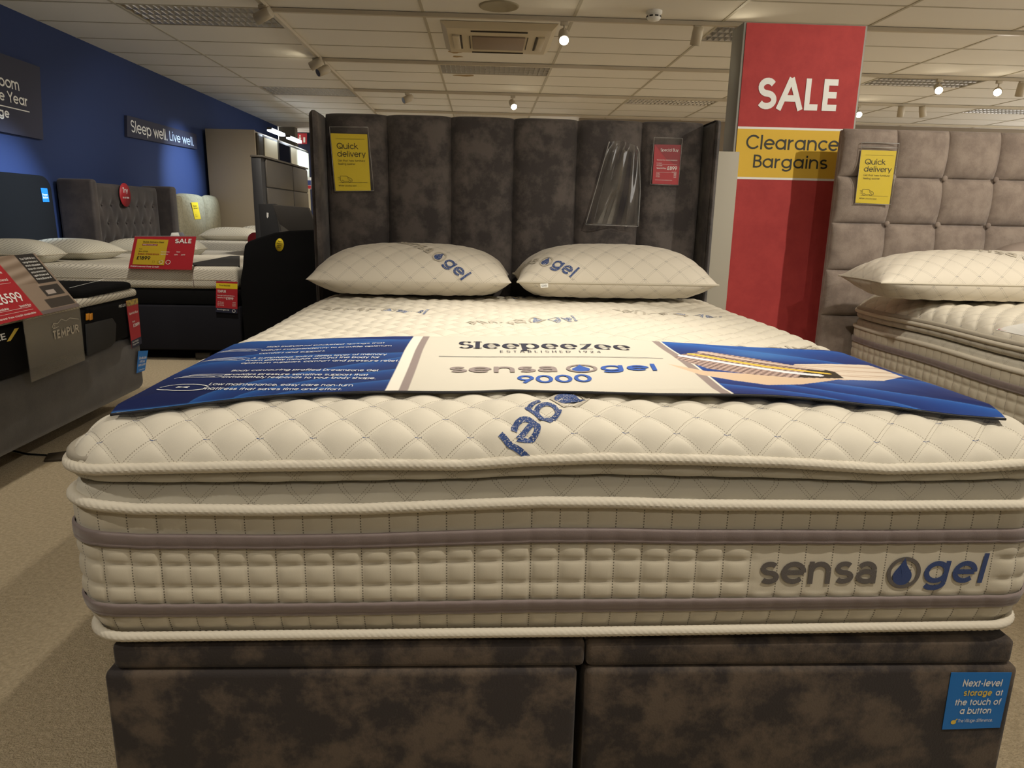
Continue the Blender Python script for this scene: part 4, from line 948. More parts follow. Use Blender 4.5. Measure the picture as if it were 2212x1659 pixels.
pillow('second pillow half hidden behind the plump pillow on the right-hand bed', (2.62, 3.17), .36, .10, .23, .4, .75, mat('mushroom_pillowcase', (150, 136, 126), .85), seam=False, puff=0, tiltx=0)
# red and white leaflet lying on the right mattress
lf = [atZ(2150, 712, .752), atZ(2290, 742, .762), atZ(2260, 690, .775), atZ(2178, 704, .765)]
cd = Card(lf[0], lf[1], lf[2], lf[3]); o = cd.plate('price_leaflet', m_white, None, t=.0015); tag(o, 'white and red leaflet poking in at the right edge on the right-hand mattress', 'leaflet')
rbn = cd.plate('red_strip', m_red, o, t=.0008, r=(.03, .08, 1, .62), lift=.0009); text('lettering', [('IMMEDIATE DELIVERY', .12*cd.w, .2*cd.h, .30*cd.h, .16, 'l', .85*cd.w, dict(shear=.2))], cd.f(.0022), m_white, o)
q4 = [atY(1856, 438, RY-.006), atY(1921, 441, RY-.006), atY(1937, 326, RY-.006), atY(1861, 324, RY-.006)]
q5 = [atY(1846, 440, RY-.006), atY(1923, 442, RY-.006), atY(1942, 310, RY-.006), atY(1861, 308, RY-.006)]
quick_card([atY(1847, 438, RY-.006), q4[1], q4[2], q4[3]], q5, 'yellow quick delivery card in a clear sleeve on the cube headboard', atY(1899, 300, RY), extra=[(q5[2], q5[3]), (q4[2]+[0, -.004, .012], q4[3]+[0, -.004, .012]), (q5[0], q5[1])])

# ------------------------------------------------------------------ beds along the blue wall
m_tmp = mat('grey_patterned_knit', (200, 196, 180), .85, bump=(500, .3, .001))
def wavy_knit(name, base, ink, sc):
    """pale knit with bands of parallel zig-zag lines"""
    m = mat(name, base, .85, bump=(500, .3, .001)); nt = m.node_tree; b = nt.nodes['Principled BSDF']
    tc = nt.nodes.new('ShaderNodeTexCoord'); sp = nt.nodes.new('ShaderNodeSeparateXYZ'); nt.links.new(tc.outputs['Object'], sp.inputs[0])
    X = mnode(nt, 'ADD', sp.outputs[0], mnode(nt, 'MULTIPLY', sp.outputs[1], .8)); Z = sp.outputs[2]
    zz = mnode(nt, 'PINGPONG', mnode(nt, 'ADD', mnode(nt, 'MULTIPLY', Z, 1.6), mnode(nt, 'MULTIPLY', X, .35)), .11)
    f = mnode(nt, 'SINE', mnode(nt, 'MULTIPLY', mnode(nt, 'ADD', X, zz), sc)); ln = mnode(nt, 'GREATER_THAN', f, .72)
    x = nt.nodes.new('ShaderNodeMix'); x.data_type = 'RGBA'; x.inputs['A'].default_value = lin(base); x.inputs['B'].default_value = lin(ink)
    nt.links.new(mnode(nt, 'MULTIPLY', ln, .7), x.inputs['Factor']); nt.links.new(x.outputs['Result'], b.inputs['Base Color']); return m
m_knit = wavy_knit('wavy_knit', (206, 200, 184), (120, 116, 108), 260)
m_knit2 = wavy_knit('wavy_knit_fine', (212, 207, 194), (150, 146, 138), 200)

# nearest left bed: base, boxy black mattress, patterned topper, black throw
FX = -1.80
def fx(px, py, X=FX): return atX(px, py, X)
yF = fx(306, 700)[1]; y0 = 2.15
nb = thing('divan_bed', 'dark grey bed base on legs under the black mattress at the left edge', 'bed', (-2.8, 3.0, 0))
zb0, zb1 = .10, .395
bs = box('bed_base', (-3.70, y0, zb0), (FX-.004, yF, zb1), mat('slate_velvet', (58, 55, 52), .85, mix=((74, 70, 66), 8, .35, .65), bump=(260, .35, .002), sheen=.3), nb, .05, 5)
for lx, ly in ((FX-.28, yF-.16), (FX-.28, y0+.3), (-3.5, yF-.16), (-3.5, y0+.3)): box('leg', (lx-.035, ly-.045, 0), (lx+.035, ly+.045, .10), m_black, nb, .004)
zt = .623
m1 = thing('mattress', 'black-sided mattress with patterned top on the leftmost bed', 'mattress', (-2.8, 3.0, zb1))
box('black_border', (-3.70, y0, zb1+.002), (FX, yF, zt-.030), m_black, m1, .02, 4)
box('patterned_top', (-3.69, y0+.005, zt-.028), (FX-.002, yF-.005, zt+.012), m_knit, m1, .018, 5)
F = lambda P, lift=.002: np.stack([np.full(len(P), FX+lift), P[:, 0], P[:, 1]], -1)
# black pocket flap outline, orange zip pulls, lettering on the black border
pk = [fx(*p) for p in ((182, 700), (240, 687), (248, 700), (246, 738), (238, 748), (186, 770))]
prism('side_pocket', [p+[.001, 0, 0] for p in pk], (.008, 0, 0), mat('black_mesh_pocket', (28, 28, 28), .7, bump=(500, .5, .002)), m1, .004)
for a, b in ((183, 189), (190, 196)):
    P = [fx(a, 692)+[.004, 0, 0], fx(b, 690)+[.004, 0, 0], fx(b-1, 664)+[.004, 0, 0], fx(a, 666)+[.004, 0, 0]]; prism('zip_pull', [P[0], P[1], P[1]*.45+P[2]*.55, P[0]*.45+P[3]*.55], (.006, 0, 0), mat('orange_rubber', (214, 140, 24), .5), m1, .001)
    prism('zip_pull', [P[0]*.42+P[3]*.58, P[1]*.42+P[2]*.58, P[2], P[3]], (.006, 0, 0), m_black, m1, .001)
def strip(P, c, parent, nm='lettering'): pass
cd = Card(fx(-130, 768), fx(16, 733), fx(12, 718), fx(-134, 750)); text('lettering', [('PRO LUXE', cd.w, .05*cd.h, .9*cd.h, .16, 'r', cd.w*.9)], cd.f(.002), m_white, m1)
P = [fx(*p)+[.001, 0, 0] for p in ((14, 738), (22, 736), (40, 708), (31, 710))]; prism('yellow_slash', P, (.001, 0, 0), m_gold, m1)
cd = Card(fx(256, 665), fx(272, 661), fx(272, 655), fx(256, 659)); text('lettering', [('PRO LUXE', 0, 0, cd.h, .14, 'l', cd.w)], cd.f(.002), m_white, m1)
# throw
tz = zt+.014
T_ = [atZ(-60, 640, tz), atZ(165, 652, tz), atZ(300, 622, tz), atZ(309, 612, tz), atZ(300, 602, tz), atZ(250, 598, tz), atZ(118, 596, tz), atZ(0, 600, tz)]
xm = FX-.004
ys_ = fx(184, 655)[1]
th_ = prism('black_throw', [(xm-.62, ys_+.02, tz), (xm-.03, ys_, tz), (xm, ys_+.05, tz), (xm+.0, yF-.06, tz), (xm-.05, yF-.012, tz), (xm-.62, yF-.012, tz)], (0, 0, .034), m_black, None, .013)
tag(th_, 'black throw with a thin white curve lying over the foot of the leftmost mattress', 'throw')
tcv = [atZ(150, 622, tz+.035), atZ(190, 612, tz+.035), atZ(212, 607, tz+.035), atZ(225, 602, tz+.035), atZ(260, 601, tz+.035)]
lines('white_curve', [([p[:2] for p in tcv], .006)], lambda P: np.stack([P[:, 0], P[:, 1], np.full(len(P), tz+.0352)], -1), m_white, th_)
# hanging cards on that bed
def hangcard(px, label, m, cat='price card'):
    c = [fx(*p)+[.010, 0, 0] for p in px]; cd = Card(*c); o = cd.plate('hanging_card', m, None, t=.001); tag(o, label, cat); return cd, o
cd, o = hangcard([(281, 753), (302, 742), (293, 644), (268, 650)], 'narrow red hanging price card at the corner of the leftmost black mattress', m_red)
cd.plate('dark_footer', m_nink, o, t=.0006, r=(0, 0, 1, .16), lift=.0008); cd.plate('picture_header', mat('picture_brown', (120, 96, 70), .5, mix=((196, 170, 80), 60, .4, .6)), o, t=.0006, r=(0, .88, 1, 1), lift=.0008)
text('lettering', [('Special Buy', .1*cd.w, .70*cd.h, .05*cd.h, .14, 'l', .8*cd.w), ('from', .3*cd.w, .52*cd.h, .04*cd.h, .14, 'l'), ('£2899', .95*cd.w, .42*cd.h, .07*cd.h, .18, 'r', .6*cd.w), ('First 40 nights', .1*cd.w, .10*cd.h, .035*cd.h, .14, 'l', .6*cd.w), ('trial guarantee', .1*cd.w, .05*cd.h, .03*cd.h, .14, 'l', .6*cd.w)], cd.f(.0012), m_white, o)
Pl = [p+[.006, 0, 0] for p in (fx(282, 757), fx(304, 745), fx(294, 640), fx(266, 648))]; Card(*Pl).plate('plastic_sleeve', m_clear, o, t=.0006)
cd, o = hangcard([(291, 806), (309, 800), (316, 757), (295, 758)], 'bright blue hanging card about adjustable position at the left bed corner', m_blue)
text('lettering', [('Fully adjustable', .5*cd.w, .60*cd.h, .13*cd.h, .15, 'c', .82*cd.w, dict(shear=.1)), ('to find your', .5*cd.w, .44*cd.h, .13*cd.h, .15, 'c', .6*cd.w, dict(shear=.1)), ('perfect position', .5*cd.w, .28*cd.h, .13*cd.h, .15, 'c', .82*cd.w, dict(shear=.1)), ('The Village difference.', .2*cd.w, .08*cd.h, .06*cd.h, .12, 'l', .7*cd.w)], cd.f(.0012), m_white, o)
# acrylic stand hooked over the mattress: sloping poster holder and dropped clear sheet
st = thing('acrylic_stand', 'clear acrylic poster stand hooked over the side of the leftmost mattress', 'display stand', fx(100, 700))
SX = FX+.045
pb, pr2 = fx(50, 690, SX), fx(172, 662, SX)                   # lower edge of the slope
tl_, tr_ = atX(-65, 575, SX-.20), atX(74, 548, SX-.20)         # upper edge leans back over the bed
pl0 = pr2+(pb-pr2)*2.0
tl_ = tr_+(pb-pr2)*2.0*1.0
slope = Card(pl0, pr2, tr_, tl_)
slope.plate('clear_slope', clear('acrylic', (244, 244, 240), .06, .02), st, t=.003)
dr = Card(fx(69, 826, SX), fx(184, 778, SX), pr2, pb); dr.plate('clear_drop', clear('acrylic_drop', (236, 232, 222), .10, .10), st, t=.003)
text('drop_lettering', [('TEMPUR', .44*dr.w, .55*dr.h, .15*dr.h, .20, 'l', .50*dr.w)], dr.f(.002), mat('frosted_white', (178, 168, 148), .6), st)
lines('outline_drawing', [([(.44*dr.w, .76*dr.h), (.47*dr.w, .82*dr.h), (.54*dr.w, .80*dr.h), (.62*dr.w, .86*dr.h), (.70*dr.w, .81*dr.h), (.78*dr.w, .84*dr.h), (.95*dr.w, .78*dr.h)], .003), ([(.46*dr.w, .73*dr.h), (.56*dr.w, .75*dr.h)], .003), (arc(.47*dr.w, .77*dr.h, .02*dr.w, .03*dr.h), .003)], dr.f(.002), mat('frosted_white', (178, 168, 148), .6), st)
# poster inserted in the slope
nu, nv = 160, 100; U, V = np.meshgrid(np.linspace(0, 1, nu), np.linspace(0, 1, nv)); W, H = slope.w, slope.h
c = np.zeros(U.shape+(3,)); c[:] = (146, 128, 112)
c += (18*np.sin(40*(U*.4-V)))[..., None]*(((U > .80) | (V > .5)) & (U < .82))[..., None]
c = np.where((U < .66)[..., None], np.array([168, 36, 46.]), c)
c = np.where(((U > .82) & (V > .48) & (U < .985))[..., None], np.array([44, 42, 42.]), c)
c = np.where(((U > .80) & (U < .97) & (V > .26) & (V < .44))[..., None], np.array([56, 52, 50.]), c)
c = np.where(((U > .83) & (U < .90) & (V > .29) & (V < .36))[..., None], np.array([176, 164, 156.]), c)
c = np.where(((U > .76) & (U < .985) & (V > .07) & (V < .22))[..., None], np.array([64, 58, 54.]), c)
c = np.where(((U > .66) & (V < .06))[..., None], np.array([110, 98, 96.]), c)
Pp = slope.f(.0025)(np.stack([U.ravel()*W, V.ravel()*H], 1)).reshape(nv, nu, 3)
po = grid('poster', Pp, printed('poster_print', .4, .4), None, col=np.clip(c, 0, 255)); tag(po, 'red and brown price poster reading £6599 in the clear acrylic stand', 'poster')
F = slope.f(.004)
text('lettering', [('£6599', .62*W, .26*H, .15*H, .16, 'r', .20*W), ('Special Buy', .50*W, .44*H, .06*H, .14, 'r', .2*W), ('6ft x 6ft 6 Mattress Super King Frame', .62*W, .72*H, .045*H, .12, 'r', .36*W), ('Includes adjustable bedstead', .62*W, .60*H, .04*H, .12, 'r', .34*W),
     ('Easy available', .46*W, .17*H, .035*H, .14, 'r', .12*W), ('Special Buy', .63*W, .17*H, .035*H, .14, 'r', .09*W), ('Interest free credit available', .62*W, .04*H, .03*H, .12, 'r', .3*W)], F, m_white, po)
text('lettering', [(s_, .835*W, (.90-.06*i)*H, .035*H, .14, 'l', .13*W) for i, s_ in enumerate(('The TEMPUR Arc', 'range features 4', 'sturdy adjustable', 'base with storage', 'and a contemporary', 'upholstered', 'headboard'))], F, m_white, po)
lines('rule_line', [([(.3*W, .155*H), (.62*W, .155*H)], .001), ([(.3*W, .11*H), (.62*W, .11*H)], .001), ([(.3*W, .56*H), (.62*W, .56*H)], .001)], F, m_white, po)

# second bed along the wall (side facing the camera at Y = 5)
Y2 = 5.0
def s2(px, py, Y=Y2): return atY(px, py, Y)
z_top, z_mb, z_b1, z_b0 = s2(450, 577)[2], s2(450, 625)[2], s2(450, 661)[2], s2(450, 757)[2]
b2 = thing('divan_bed', 'long charcoal bed base behind the leftmost bed, side towards the camera', 'bed', (-2.7, 5.7, 0))
xe = s2(517, 640)[0]
box('bed_base', (-3.68, Y2, z_b0), (xe-.004, 6.5, z_b1), m_navyf, b2, .012); box('mattress_surround', (-3.67, Y2+.02, z_b1+.002), (xe-.006, 6.48, z_mb-.003), m_black, b2, .01)
box('plinth', (-3.6, Y2+.12, 0), (xe-.1, 6.4, z_b0-.002), m_black, b2)
for q in (-3.2, -2.55, -2.0): box('foot', (q-.05, Y2+.05, 0), (q+.05, Y2+.115, .05), mat('grey_glide', (70, 66, 60), .6), b2, .003)
Pg = [s2(*p) for p in ((527, 770), (527, 731), (520, 643), (518.5, 604), (523.6, 577), (525, 550), (528, 530), (535, 522), (560, 513), (592, 503), (621, 499), (673, 497), (720, 497), (720, 770))]
Pg[0][2] = Pg[-1][2] = .03
ep = prism('end_panel', Pg, (0, .24, 0), m_black, None, .012); tag(ep, 'tall black upholstered bed end panel with a yellow round sticker', 'bed end')
c = s2(604, 529, Y2-.002); sk = turned('round_sticker', [(.028, 0), (.0285, .0012), (.0, .0014)], (0, 0, 0), m_yellow)
for v_ in sk.data.vertices: v_.co = Vector((v_.co.x*1.0, -v_.co.z, v_.co.y*1.55))
sk.rotation_euler = (0, .14, 0); sk.location = c; tag(sk, 'small yellow oval sticker on the tall black bed end', 'sticker')
text('lettering', [('Next', 0, .020, .008, .16, 'c'), ('Machine', 0, .006, .008, .16, 'c', .040), ('ready', 0, -.008, .008, .16, 'c'), ('now', 0, -.021, .008, .16, 'c')], lambda P: np.stack([P[:, 0], np.full(len(P), -.0022), P[:, 1]], -1), m_ink, None)
tx = bpy.data.objects['lettering'] if False else C.objects[-1]; tx.parent = sk
m2 = box('mattress', (-3.67, Y2+.005, z_mb), (xe-.010, 6.46, z_top), m_knit, None, .03, 5); tag(m2, 'pale mattress with wavy grey lines on the charcoal bed behind', 'mattress')
tube('side_seam', [(-3.6, Y2+.004, (z_mb+z_top)/2-.01), (xe-.05, Y2+.004, (z_mb+z_top)/2-.01)], .002, m_tapelight, m2, 6)
sx = s2(417, 600)[0]; tube('side_seam', [(sx, Y2+.004, z_mb+.01), (sx, Y2+.004, z_top-.02)], .002, m_gink, m2, 6)
tg = prism('dark_throw', [atZ(*p, z_top+.001) for p in ((413, 570), (498, 554), (518, 554), (518, 575.5), (420, 575))], (0, 0, .006), mat('dark_grey_throw', (44, 42, 40), .85), None, .001); tag(tg, 'dark grey wedge of throw at the foot of the second mattress', 'throw')
# red SALE sign on the mattress
sg = thing('price_sign', 'red and yellow landscape SALE price sign reading £1899 standing on the second mattress', 'sign', s2(345, 580, 4.97))
cd = Card(s2(277, 580, 4.97), s2(414, 583, 4.97), s2(424, 511, 4.97), s2(291, 511, 4.97)); pr3 = cd.plate('red_card', m_red, sg, t=.002); W, H = cd.w, cd.h; F = cd.f(.0022)
cd.plate('clear_edge', clear('rim_plastic'), sg, t=.004, r=(0, 1.0, 1, 1.025))
ycd = Card(s2(286, 571, 4.968), s2(354, 573, 4.968), s2(364, 518, 4.968), s2(297, 516, 4.968)); yc = ycd.plate('yellow_card', mat('mustard_card', (196, 166, 44), .5), sg, t=.001)
text('lettering', [('SALE', .95*W, .80*H, .13*H, .19, 'r', .28*W)], F, m_white, pr3)
text('small_lettering', [('from £x today', .47*W, .52*H, .03*H, .12, 'l', .14*W), ('Now', .72*W, .52*H, .04*H, .12, 'l'), ('Special Buy', .47*W, .45*H, .03*H, .12, 'l', .12*W), ('1699', .69*W, .43*H, .04*H, .12, 'l'), ('2499', .80*W, .43*H, .04*H, .14, 'l'), ('91.62% Interest Free Credit', .03*W, .05*H, .05*H, .15, 'l', .45*W)], F, m_white, pr3)
lines('badge_ring', [(arc(.61*W, .22*H, .035*W, .06*H), .003), (arc(.50*W, .22*H, .03*W, .05*H), .002)], F, m_white, pr3)
F = ycd.f(.0012); W, H = ycd.w, ycd.h
text('lettering', [('Quick Delivery Deal', .20*W, .87*H, .06*H, .17, 'l', .68*W), ('£1899', .10*W, .20*H, .14*H, .16, 'l', .44*W), ('Was £3999', .12*W, .50*H, .05*H, .14, 'l', .3*W), ('from', .12*W, .60*H, .04*H, .14, 'l')], F, m_ink, yc)
text('lettering', [('Stock Clearance', .11*W, .395*H, .07*H, .17, 'l', .68*W)], F, m_red2, yc)
ycd.plate('red_strip', m_red2, yc, t=.0005, r=(.19, .75, .68, .82), lift=.0006)
text('lettering', [('WHILE STOCKS LAST', .21*W, .765*H, .035*H, .14, 'l', .45*W)], F, m_white, yc)
lines('icon_drawing', [([(.62*W, .08*H), (.62*W, .16*H), (.68*W, .16*H), (.68*W, .08*H), (.62*W, .08*H)], .001), ([(.78*W, .16*H), (.84*W, .20*H), (.90*W, .16*H), (.90*W, .08*H), (.78*W, .08*H), (.78*W, .16*H)], .001)], F, m_ink, yc)
# upright price card hanging from the mattress foot
cd = Card(s2(466, 674, 4.985), s2(513, 677, 4.985), s2(513, 609, 4.985), s2(467, 607, 4.985)); o = cd.plate('price_card', m_red, None, t=.001); tag(o, 'upright red £1999 price card hanging beside the tall black bed end', 'price card'); W, H = cd.w, cd.h
yb_ = cd.plate('yellow_header', m_yellow, o, t=.0006, r=(0, .77, 1, .94), lift=.0007); cd.plate('dark_footer', m_nink, o, t=.0006, r=(0, 0, 1, .14), lift=.0007); F = cd.f(.0012)
text('lettering', [('TEMPUR', .07*W, .64*H, .08*H, .17, 'l', .4*W), ('Pro Luxe CoolTouch Mattress', .07*W, .53*H, .035*H, .13, 'l', .8*W), ('Special Buy from', .07*W, .46*H, .035*H, .13, 'l', .42*W), ('£1999', .82*W, .42*H, .08*H, .16, 'r', .34*W), ('3ft Single', .08*W, .32*H, .03*H, .12, 'l', .3*W), ('4ft 6 Double', .08*W, .27*H, .03*H, .12, 'l', .3*W), ('5ft King', .08*W, .22*H, .03*H, .12, 'l', .3*W), ('£1999', .92*W, .32*H, .03*H, .12, 'r'), ('£2399', .92*W, .27*H, .03*H, .12, 'r'), ('£2699', .92*W, .22*H, .03*H, .12, 'r'), ('First 40 nights trial', .07*W, .07*H, .045*H, .15, 'l', .55*W)], F, m_white, o)
lines('badge_ring', [(arc(.83*W, .07*H, .07*W, .045*H), .0025)], F, m_white, o); text('lettering', [('Price Matched', .16*W, .85*H, .05*H, .15, 'l', .5*W)], cd.f(.0018), m_ink, o)
# pillows on it
lp = wavy_knit('wavy_pillow', (206, 202, 186), (136, 132, 122), 300)
def lpillow(px0, px1, pyb, Y, H, label, rz=0, b=.24):
    a, c_ = atY(px0, pyb, Y), atY(px1, pyb, Y); w2 = (c_[0]-a[0])/2
    return pillow(label, ((a[0]+c_[0])/2, Y+.08), w2, b, H, .35, z_top+.001, lp, rz=rz, res=(50, 40), puff=0, seam=True)
lpillow(48, 233, 545, 5.62, .15, 'wavy patterned pillow on the second bed, right of the pillow cut by the left edge', rz=-.25)
lpillow(-70, 112, 556, 5.12, .16, 'wavy patterned pillow cut by the left edge of the photograph', rz=-.12, b=.14)

# headboards on the wall
hb1 = thing('headboard', 'black rounded headboard at the left edge against the blue wall', 'headboard', (-3.78, 5.8, 0))
y_r = atX(112, 400, -3.70)[1]; zt1 = atX(60, 376, -3.70)[2]
pts = [(-3.70, 4.6, .02), (-3.70, 4.6, zt1)]+[(-3.70, y_r-.12+.12*math.sin(a), zt1-.12+.12*math.cos(a)) for a in np.linspace(0, PI/2, 8)]+[(-3.70, y_r+.02, .02)]
prism('padded_panel', pts, (-.11, 0, 0), m_black, hb1, .02)
cd = Card(*[atX(*p, -3.695) for p in ((93, 436), (107, 436), (102, 407), (88, 406))]); o = cd.plate('blue_card', m_blue, None, t=.001); tag(o, 'small bright blue card on the black headboard at far left', 'card')
text('lettering', [('Power', .5*cd.w, .45*cd.h, .16*cd.h, .15, 'c'), ('button', .5*cd.w, .25*cd.h, .16*cd.h, .15, 'c', .8*cd.w)], cd.f(.001), m_white, o)
hb2 = thing('headboard', 'dark buttoned winged headboard with a red round sticker against the blue wall', 'headboard', (-3.7, 7.8, 0))
m_plum = mat('plum_velvet', (46, 40, 40), .7, mix=((68, 60, 57), 5, .4, .65), bump=(260, .35, .002), sheen=.2)
xw = -3.62; ya_, yb2 = atX(182, 395, xw)[1], atX(340, 405, xw)[1]; zt2_ = atX(182, 392, xw)[2]
n1, n2 = 90, 70; YY_, ZZ_ = np.meshgrid(np.linspace(ya_, yb2, n1), np.linspace(.3, zt2_, n2))
ddp = np.zeros(YY_.shape)
btn = [(ya_+(yb2-ya_)*(.08+.12*i+(.06 if j % 2 else 0)), zt2_-.20-.17*j) for j in range(3) for i in range(8) if .08+.12*i+(.06 if j % 2 else 0) < .97]
for by, bz in btn: ddp += .022*np.exp(-((YY_-by)**2+(ZZ_-bz)**2)/.0016)+.006*np.exp(-((YY_-by)**2/.0004+(ZZ_-bz)**2/.01))
ed = np.minimum(np.minimum(YY_-ya_, yb2-YY_), zt2_-ZZ_); ddp += .03*(1-np.clip(ed/.04, 0, 1))**2
grid('buttoned_panel', np.stack([xw-ddp, YY_, ZZ_], -1), m_plum, hb2)
box('back_board', (-3.82, ya_-.01, .02), (xw-.035, yb2+.01, zt2_-.01), m_plum, hb2, .01)
for by, bz in btn:
    bm = bmesh.new(); bmesh.ops.create_uvsphere(bm, u_segments=8, v_segments=6, radius=.012); bmesh.ops.translate(bm, vec=(xw-.018, by, bz), verts=bm.verts); me = bpy.data.meshes.new('button'); bm.to_mesh(me); bm.free(); link('button', me, m_plum, hb2, True)
box('side_wing', (-3.82, ya_-.10, .02), (-3.50, ya_-.005, zt2_+.02), m_plum, hb2, .03, 4); box('side_wing', (-3.82, yb2+.005, .02), (-3.47, yb2+.14, zt2_+.02), m_plum, hb2, .03, 4)
cd = Card(*[atX(*p, xw+.012) for p in ((198, 470), (208, 469), (203, 419), (192, 420))]); o = cd.plate('yellow_card', m_yellow, None, t=.001); tag(o, 'narrow-looking yellow card on the dark buttoned headboard', 'card')
text('lettering', [('Quick', .14*cd.w, .74*cd.h, .10*cd.h, .12, 'l', .6*cd.w), ('delivery', .14*cd.w, .61*cd.h, .10*cd.h, .12, 'l', .75*cd.w), ('While stocks last.', .1*cd.w, .07*cd.h, .04*cd.h, .12, 'l', .5*cd.w)], cd.f(.001), m_ink, o)
c = atX(270, 421, xw+.02); rs = turned('round_sign', [(.11, 0), (.11, .004), (.0, .005)], (0, 0, 0), m_red)
for v_ in rs.data.vertices: v_.co = Vector((v_.co.z, v_.co.x, v_.co.y*1.05))
rs.location = c; tag(rs, 'red round sign on the dark buttoned headboard', 'sign')
text('lettering', [('Try', 0, .02, .05, .17, 'c'), ('me out today', 0, -.035, .02, .14, 'c', .13)], lambda P: np.stack([np.full(len(P), .007), P[:, 0], P[:, 1]], -1), m_white, None); C.objects[-1].parent = rs

# third bed: only its pillow, dark edge and pale mattress show
b3z = .60
b3 = box('mattress', (-3.45, 6.75, .36), (-2.25, 8.4, b3z), m_knit2, None, .03, 4); tag(b3, 'pale mattress seen past the SALE sign, in front of the dark buttoned headboard', 'mattress')
o = box('bed_base', (-3.45, 6.75, .04), (-2.25, 8.4, .358), m_black, None, .01); o.name = 'divan_bed'; tag(o, 'black bed base below the buttoned headboard', 'bed')
a = atY(207, 545, 7.0); pillow('wavy pillow just left of the red SALE sign by the buttoned headboard', (a[0]+.42, 7.05), .34, .16, .17, .35, b3z+.001, lp, res=(40, 30), puff=0)
w_ = atY(333, 511, 7.2)
pillow('flat white pillow seen just above the SALE price sign', (w_[0]+.10, 7.45), .26, .15, .17, .35, b3z+.001, lp, res=(40, 30), puff=0)
rm = thing('remote_console', 'small white handset standing above the SALE price sign', 'remote', atY(380, 512, 7.45))
R0 = [atY(*p, 7.45) for p in ((367, 512), (388, 512), (385, 502), (370, 503))]; prism('body', R0, (0, .05, 0), m_white, rm, .004)
R0 = [atY(*p, 7.45) for p in ((390, 512), (398, 512), (393, 502), (385, 502))]; prism('keypad', R0, (0, .03, 0), mat('keypad_grey', (120, 122, 130), .6), rm, .002)

# beige bed further along
hb3 = thing('headboard', 'beige padded headboard in two halves against the blue wall', 'headboard', (-3.7, 9.7, 0))
m_bei = mat('beige_boucle', (128, 122, 100), .9, mix=((150, 144, 120), 30, .35, .65), bump=(300, .5, .003))
xb = -3.62; e0, e1, e2 = atX(392, 420, xb)[1], atX(450, 424, xb)[1], 10.27; ztb = atX(400, 417, xb)[2]
for a_, b_ in ((e0, e1), (e1+.004, e2)):
    n = 20; th = np.sin(np.linspace(-PI/2, PI/2, n)); A_, B_ = np.meshgrid(th, th); bl = (1-np.abs(A_)**3)**.5*(1-np.abs(B_)**6)**.5
    grid('padded_half', np.stack([xb-.09+.09*bl, (a_+b_)/2+(b_-a_)/2*A_, .38+(ztb-.38)*(B_+1)/2-.03*np.abs(A_)**4*(B_ > 0)], -1), m_bei, hb3)
box('side_wing', (-3.82, e0-.16, .02), (-3.60, e0-.02, ztb-.04), m_bei, hb3, .03, 4); box('back_board', (-3.82, e0-.02, .02), (xb-.088, e2, ztb-.02), m_bei, hb3, .01)
cd = Card(*[atX(*p, xb+.004) for p in ((421, 474), (434, 473), (427, 437), (413, 437))]); o = cd.plate('yellow_card', m_yellow, None, t=.001); tag(o, 'yellow quick delivery card on the beige padded headboard', 'card')
text('lettering', [('Quick', .14*cd.w, .74*cd.h, .10*cd.h, .12, 'l', .6*cd.w), ('delivery', .14*cd.w, .61*cd.h, .10*cd.h, .12, 'l', .75*cd.w)], cd.f(.001), m_ink, o); van(cd.f(.001), .2*cd.w, .2*cd.h, .08*cd.w, o)
cd = Card(*[atX(*p, xb+.004) for p in ((500, 446), (502, 444), (495, 428), (492, 430))]); o = cd.plate('blue_card', m_blue, None, t=.001); tag(o, 'tiny blue card at the top right of the beige headboard', 'card')
z4 = atY(480, 521, 8.6)[2]
o = box('mattress', (-3.5, 8.6, z4-.20), (-2.27, 9.9, z4), m_knit2, None, .03, 4); tag(o, 'white mattress in front of the beige headboard', 'mattress')
o = box('divan_bed', (-3.5, 8.6, .04), (-2.27, 9.9, z4-.202), mat('grey_base', (90, 88, 82), .9), None, .01); tag(o, 'grey bed base in front of the beige headboard', 'bed')
a, b = atY(440, 520, 8.9), atY(560, 520, 8.9); pillow('white pillow in front of the beige headboard', ((a[0]+b[0])/2, 8.95), (b[0]-a[0])/2, .22, .155, .35, z4+.001, lp, res=(50, 36), puff=0)
a, b = atY(512, 510, 9.4), atY(590, 510, 9.4); pillow('white pillow partly hidden behind another, beside the wardrobe', ((a[0]+b[0])/2, 9.5), (b[0]-a[0])/2, .22, .17, .35, z4+.001, lp, res=(50, 36), puff=0)
a = atY(557, 500, 8.4); bm = bmesh.new(); bmesh.ops.create_uvsphere(bm, u_segments=18, v_segments=12, radius=.085); bmesh.ops.scale(bm, vec=(1, .6, 1), verts=bm.verts); bmesh.ops.translate(bm, vec=Vector((a[0]-.02, 8.35, z4+.03)), verts=bm.verts)
me = bpy.data.meshes.new('round_sign'); bm.to_mesh(me); bm.free(); o = link('round_sign', me, m_red, None, True); tag(o, 'small red round shape peeping out beside the white pillows', 'sign')

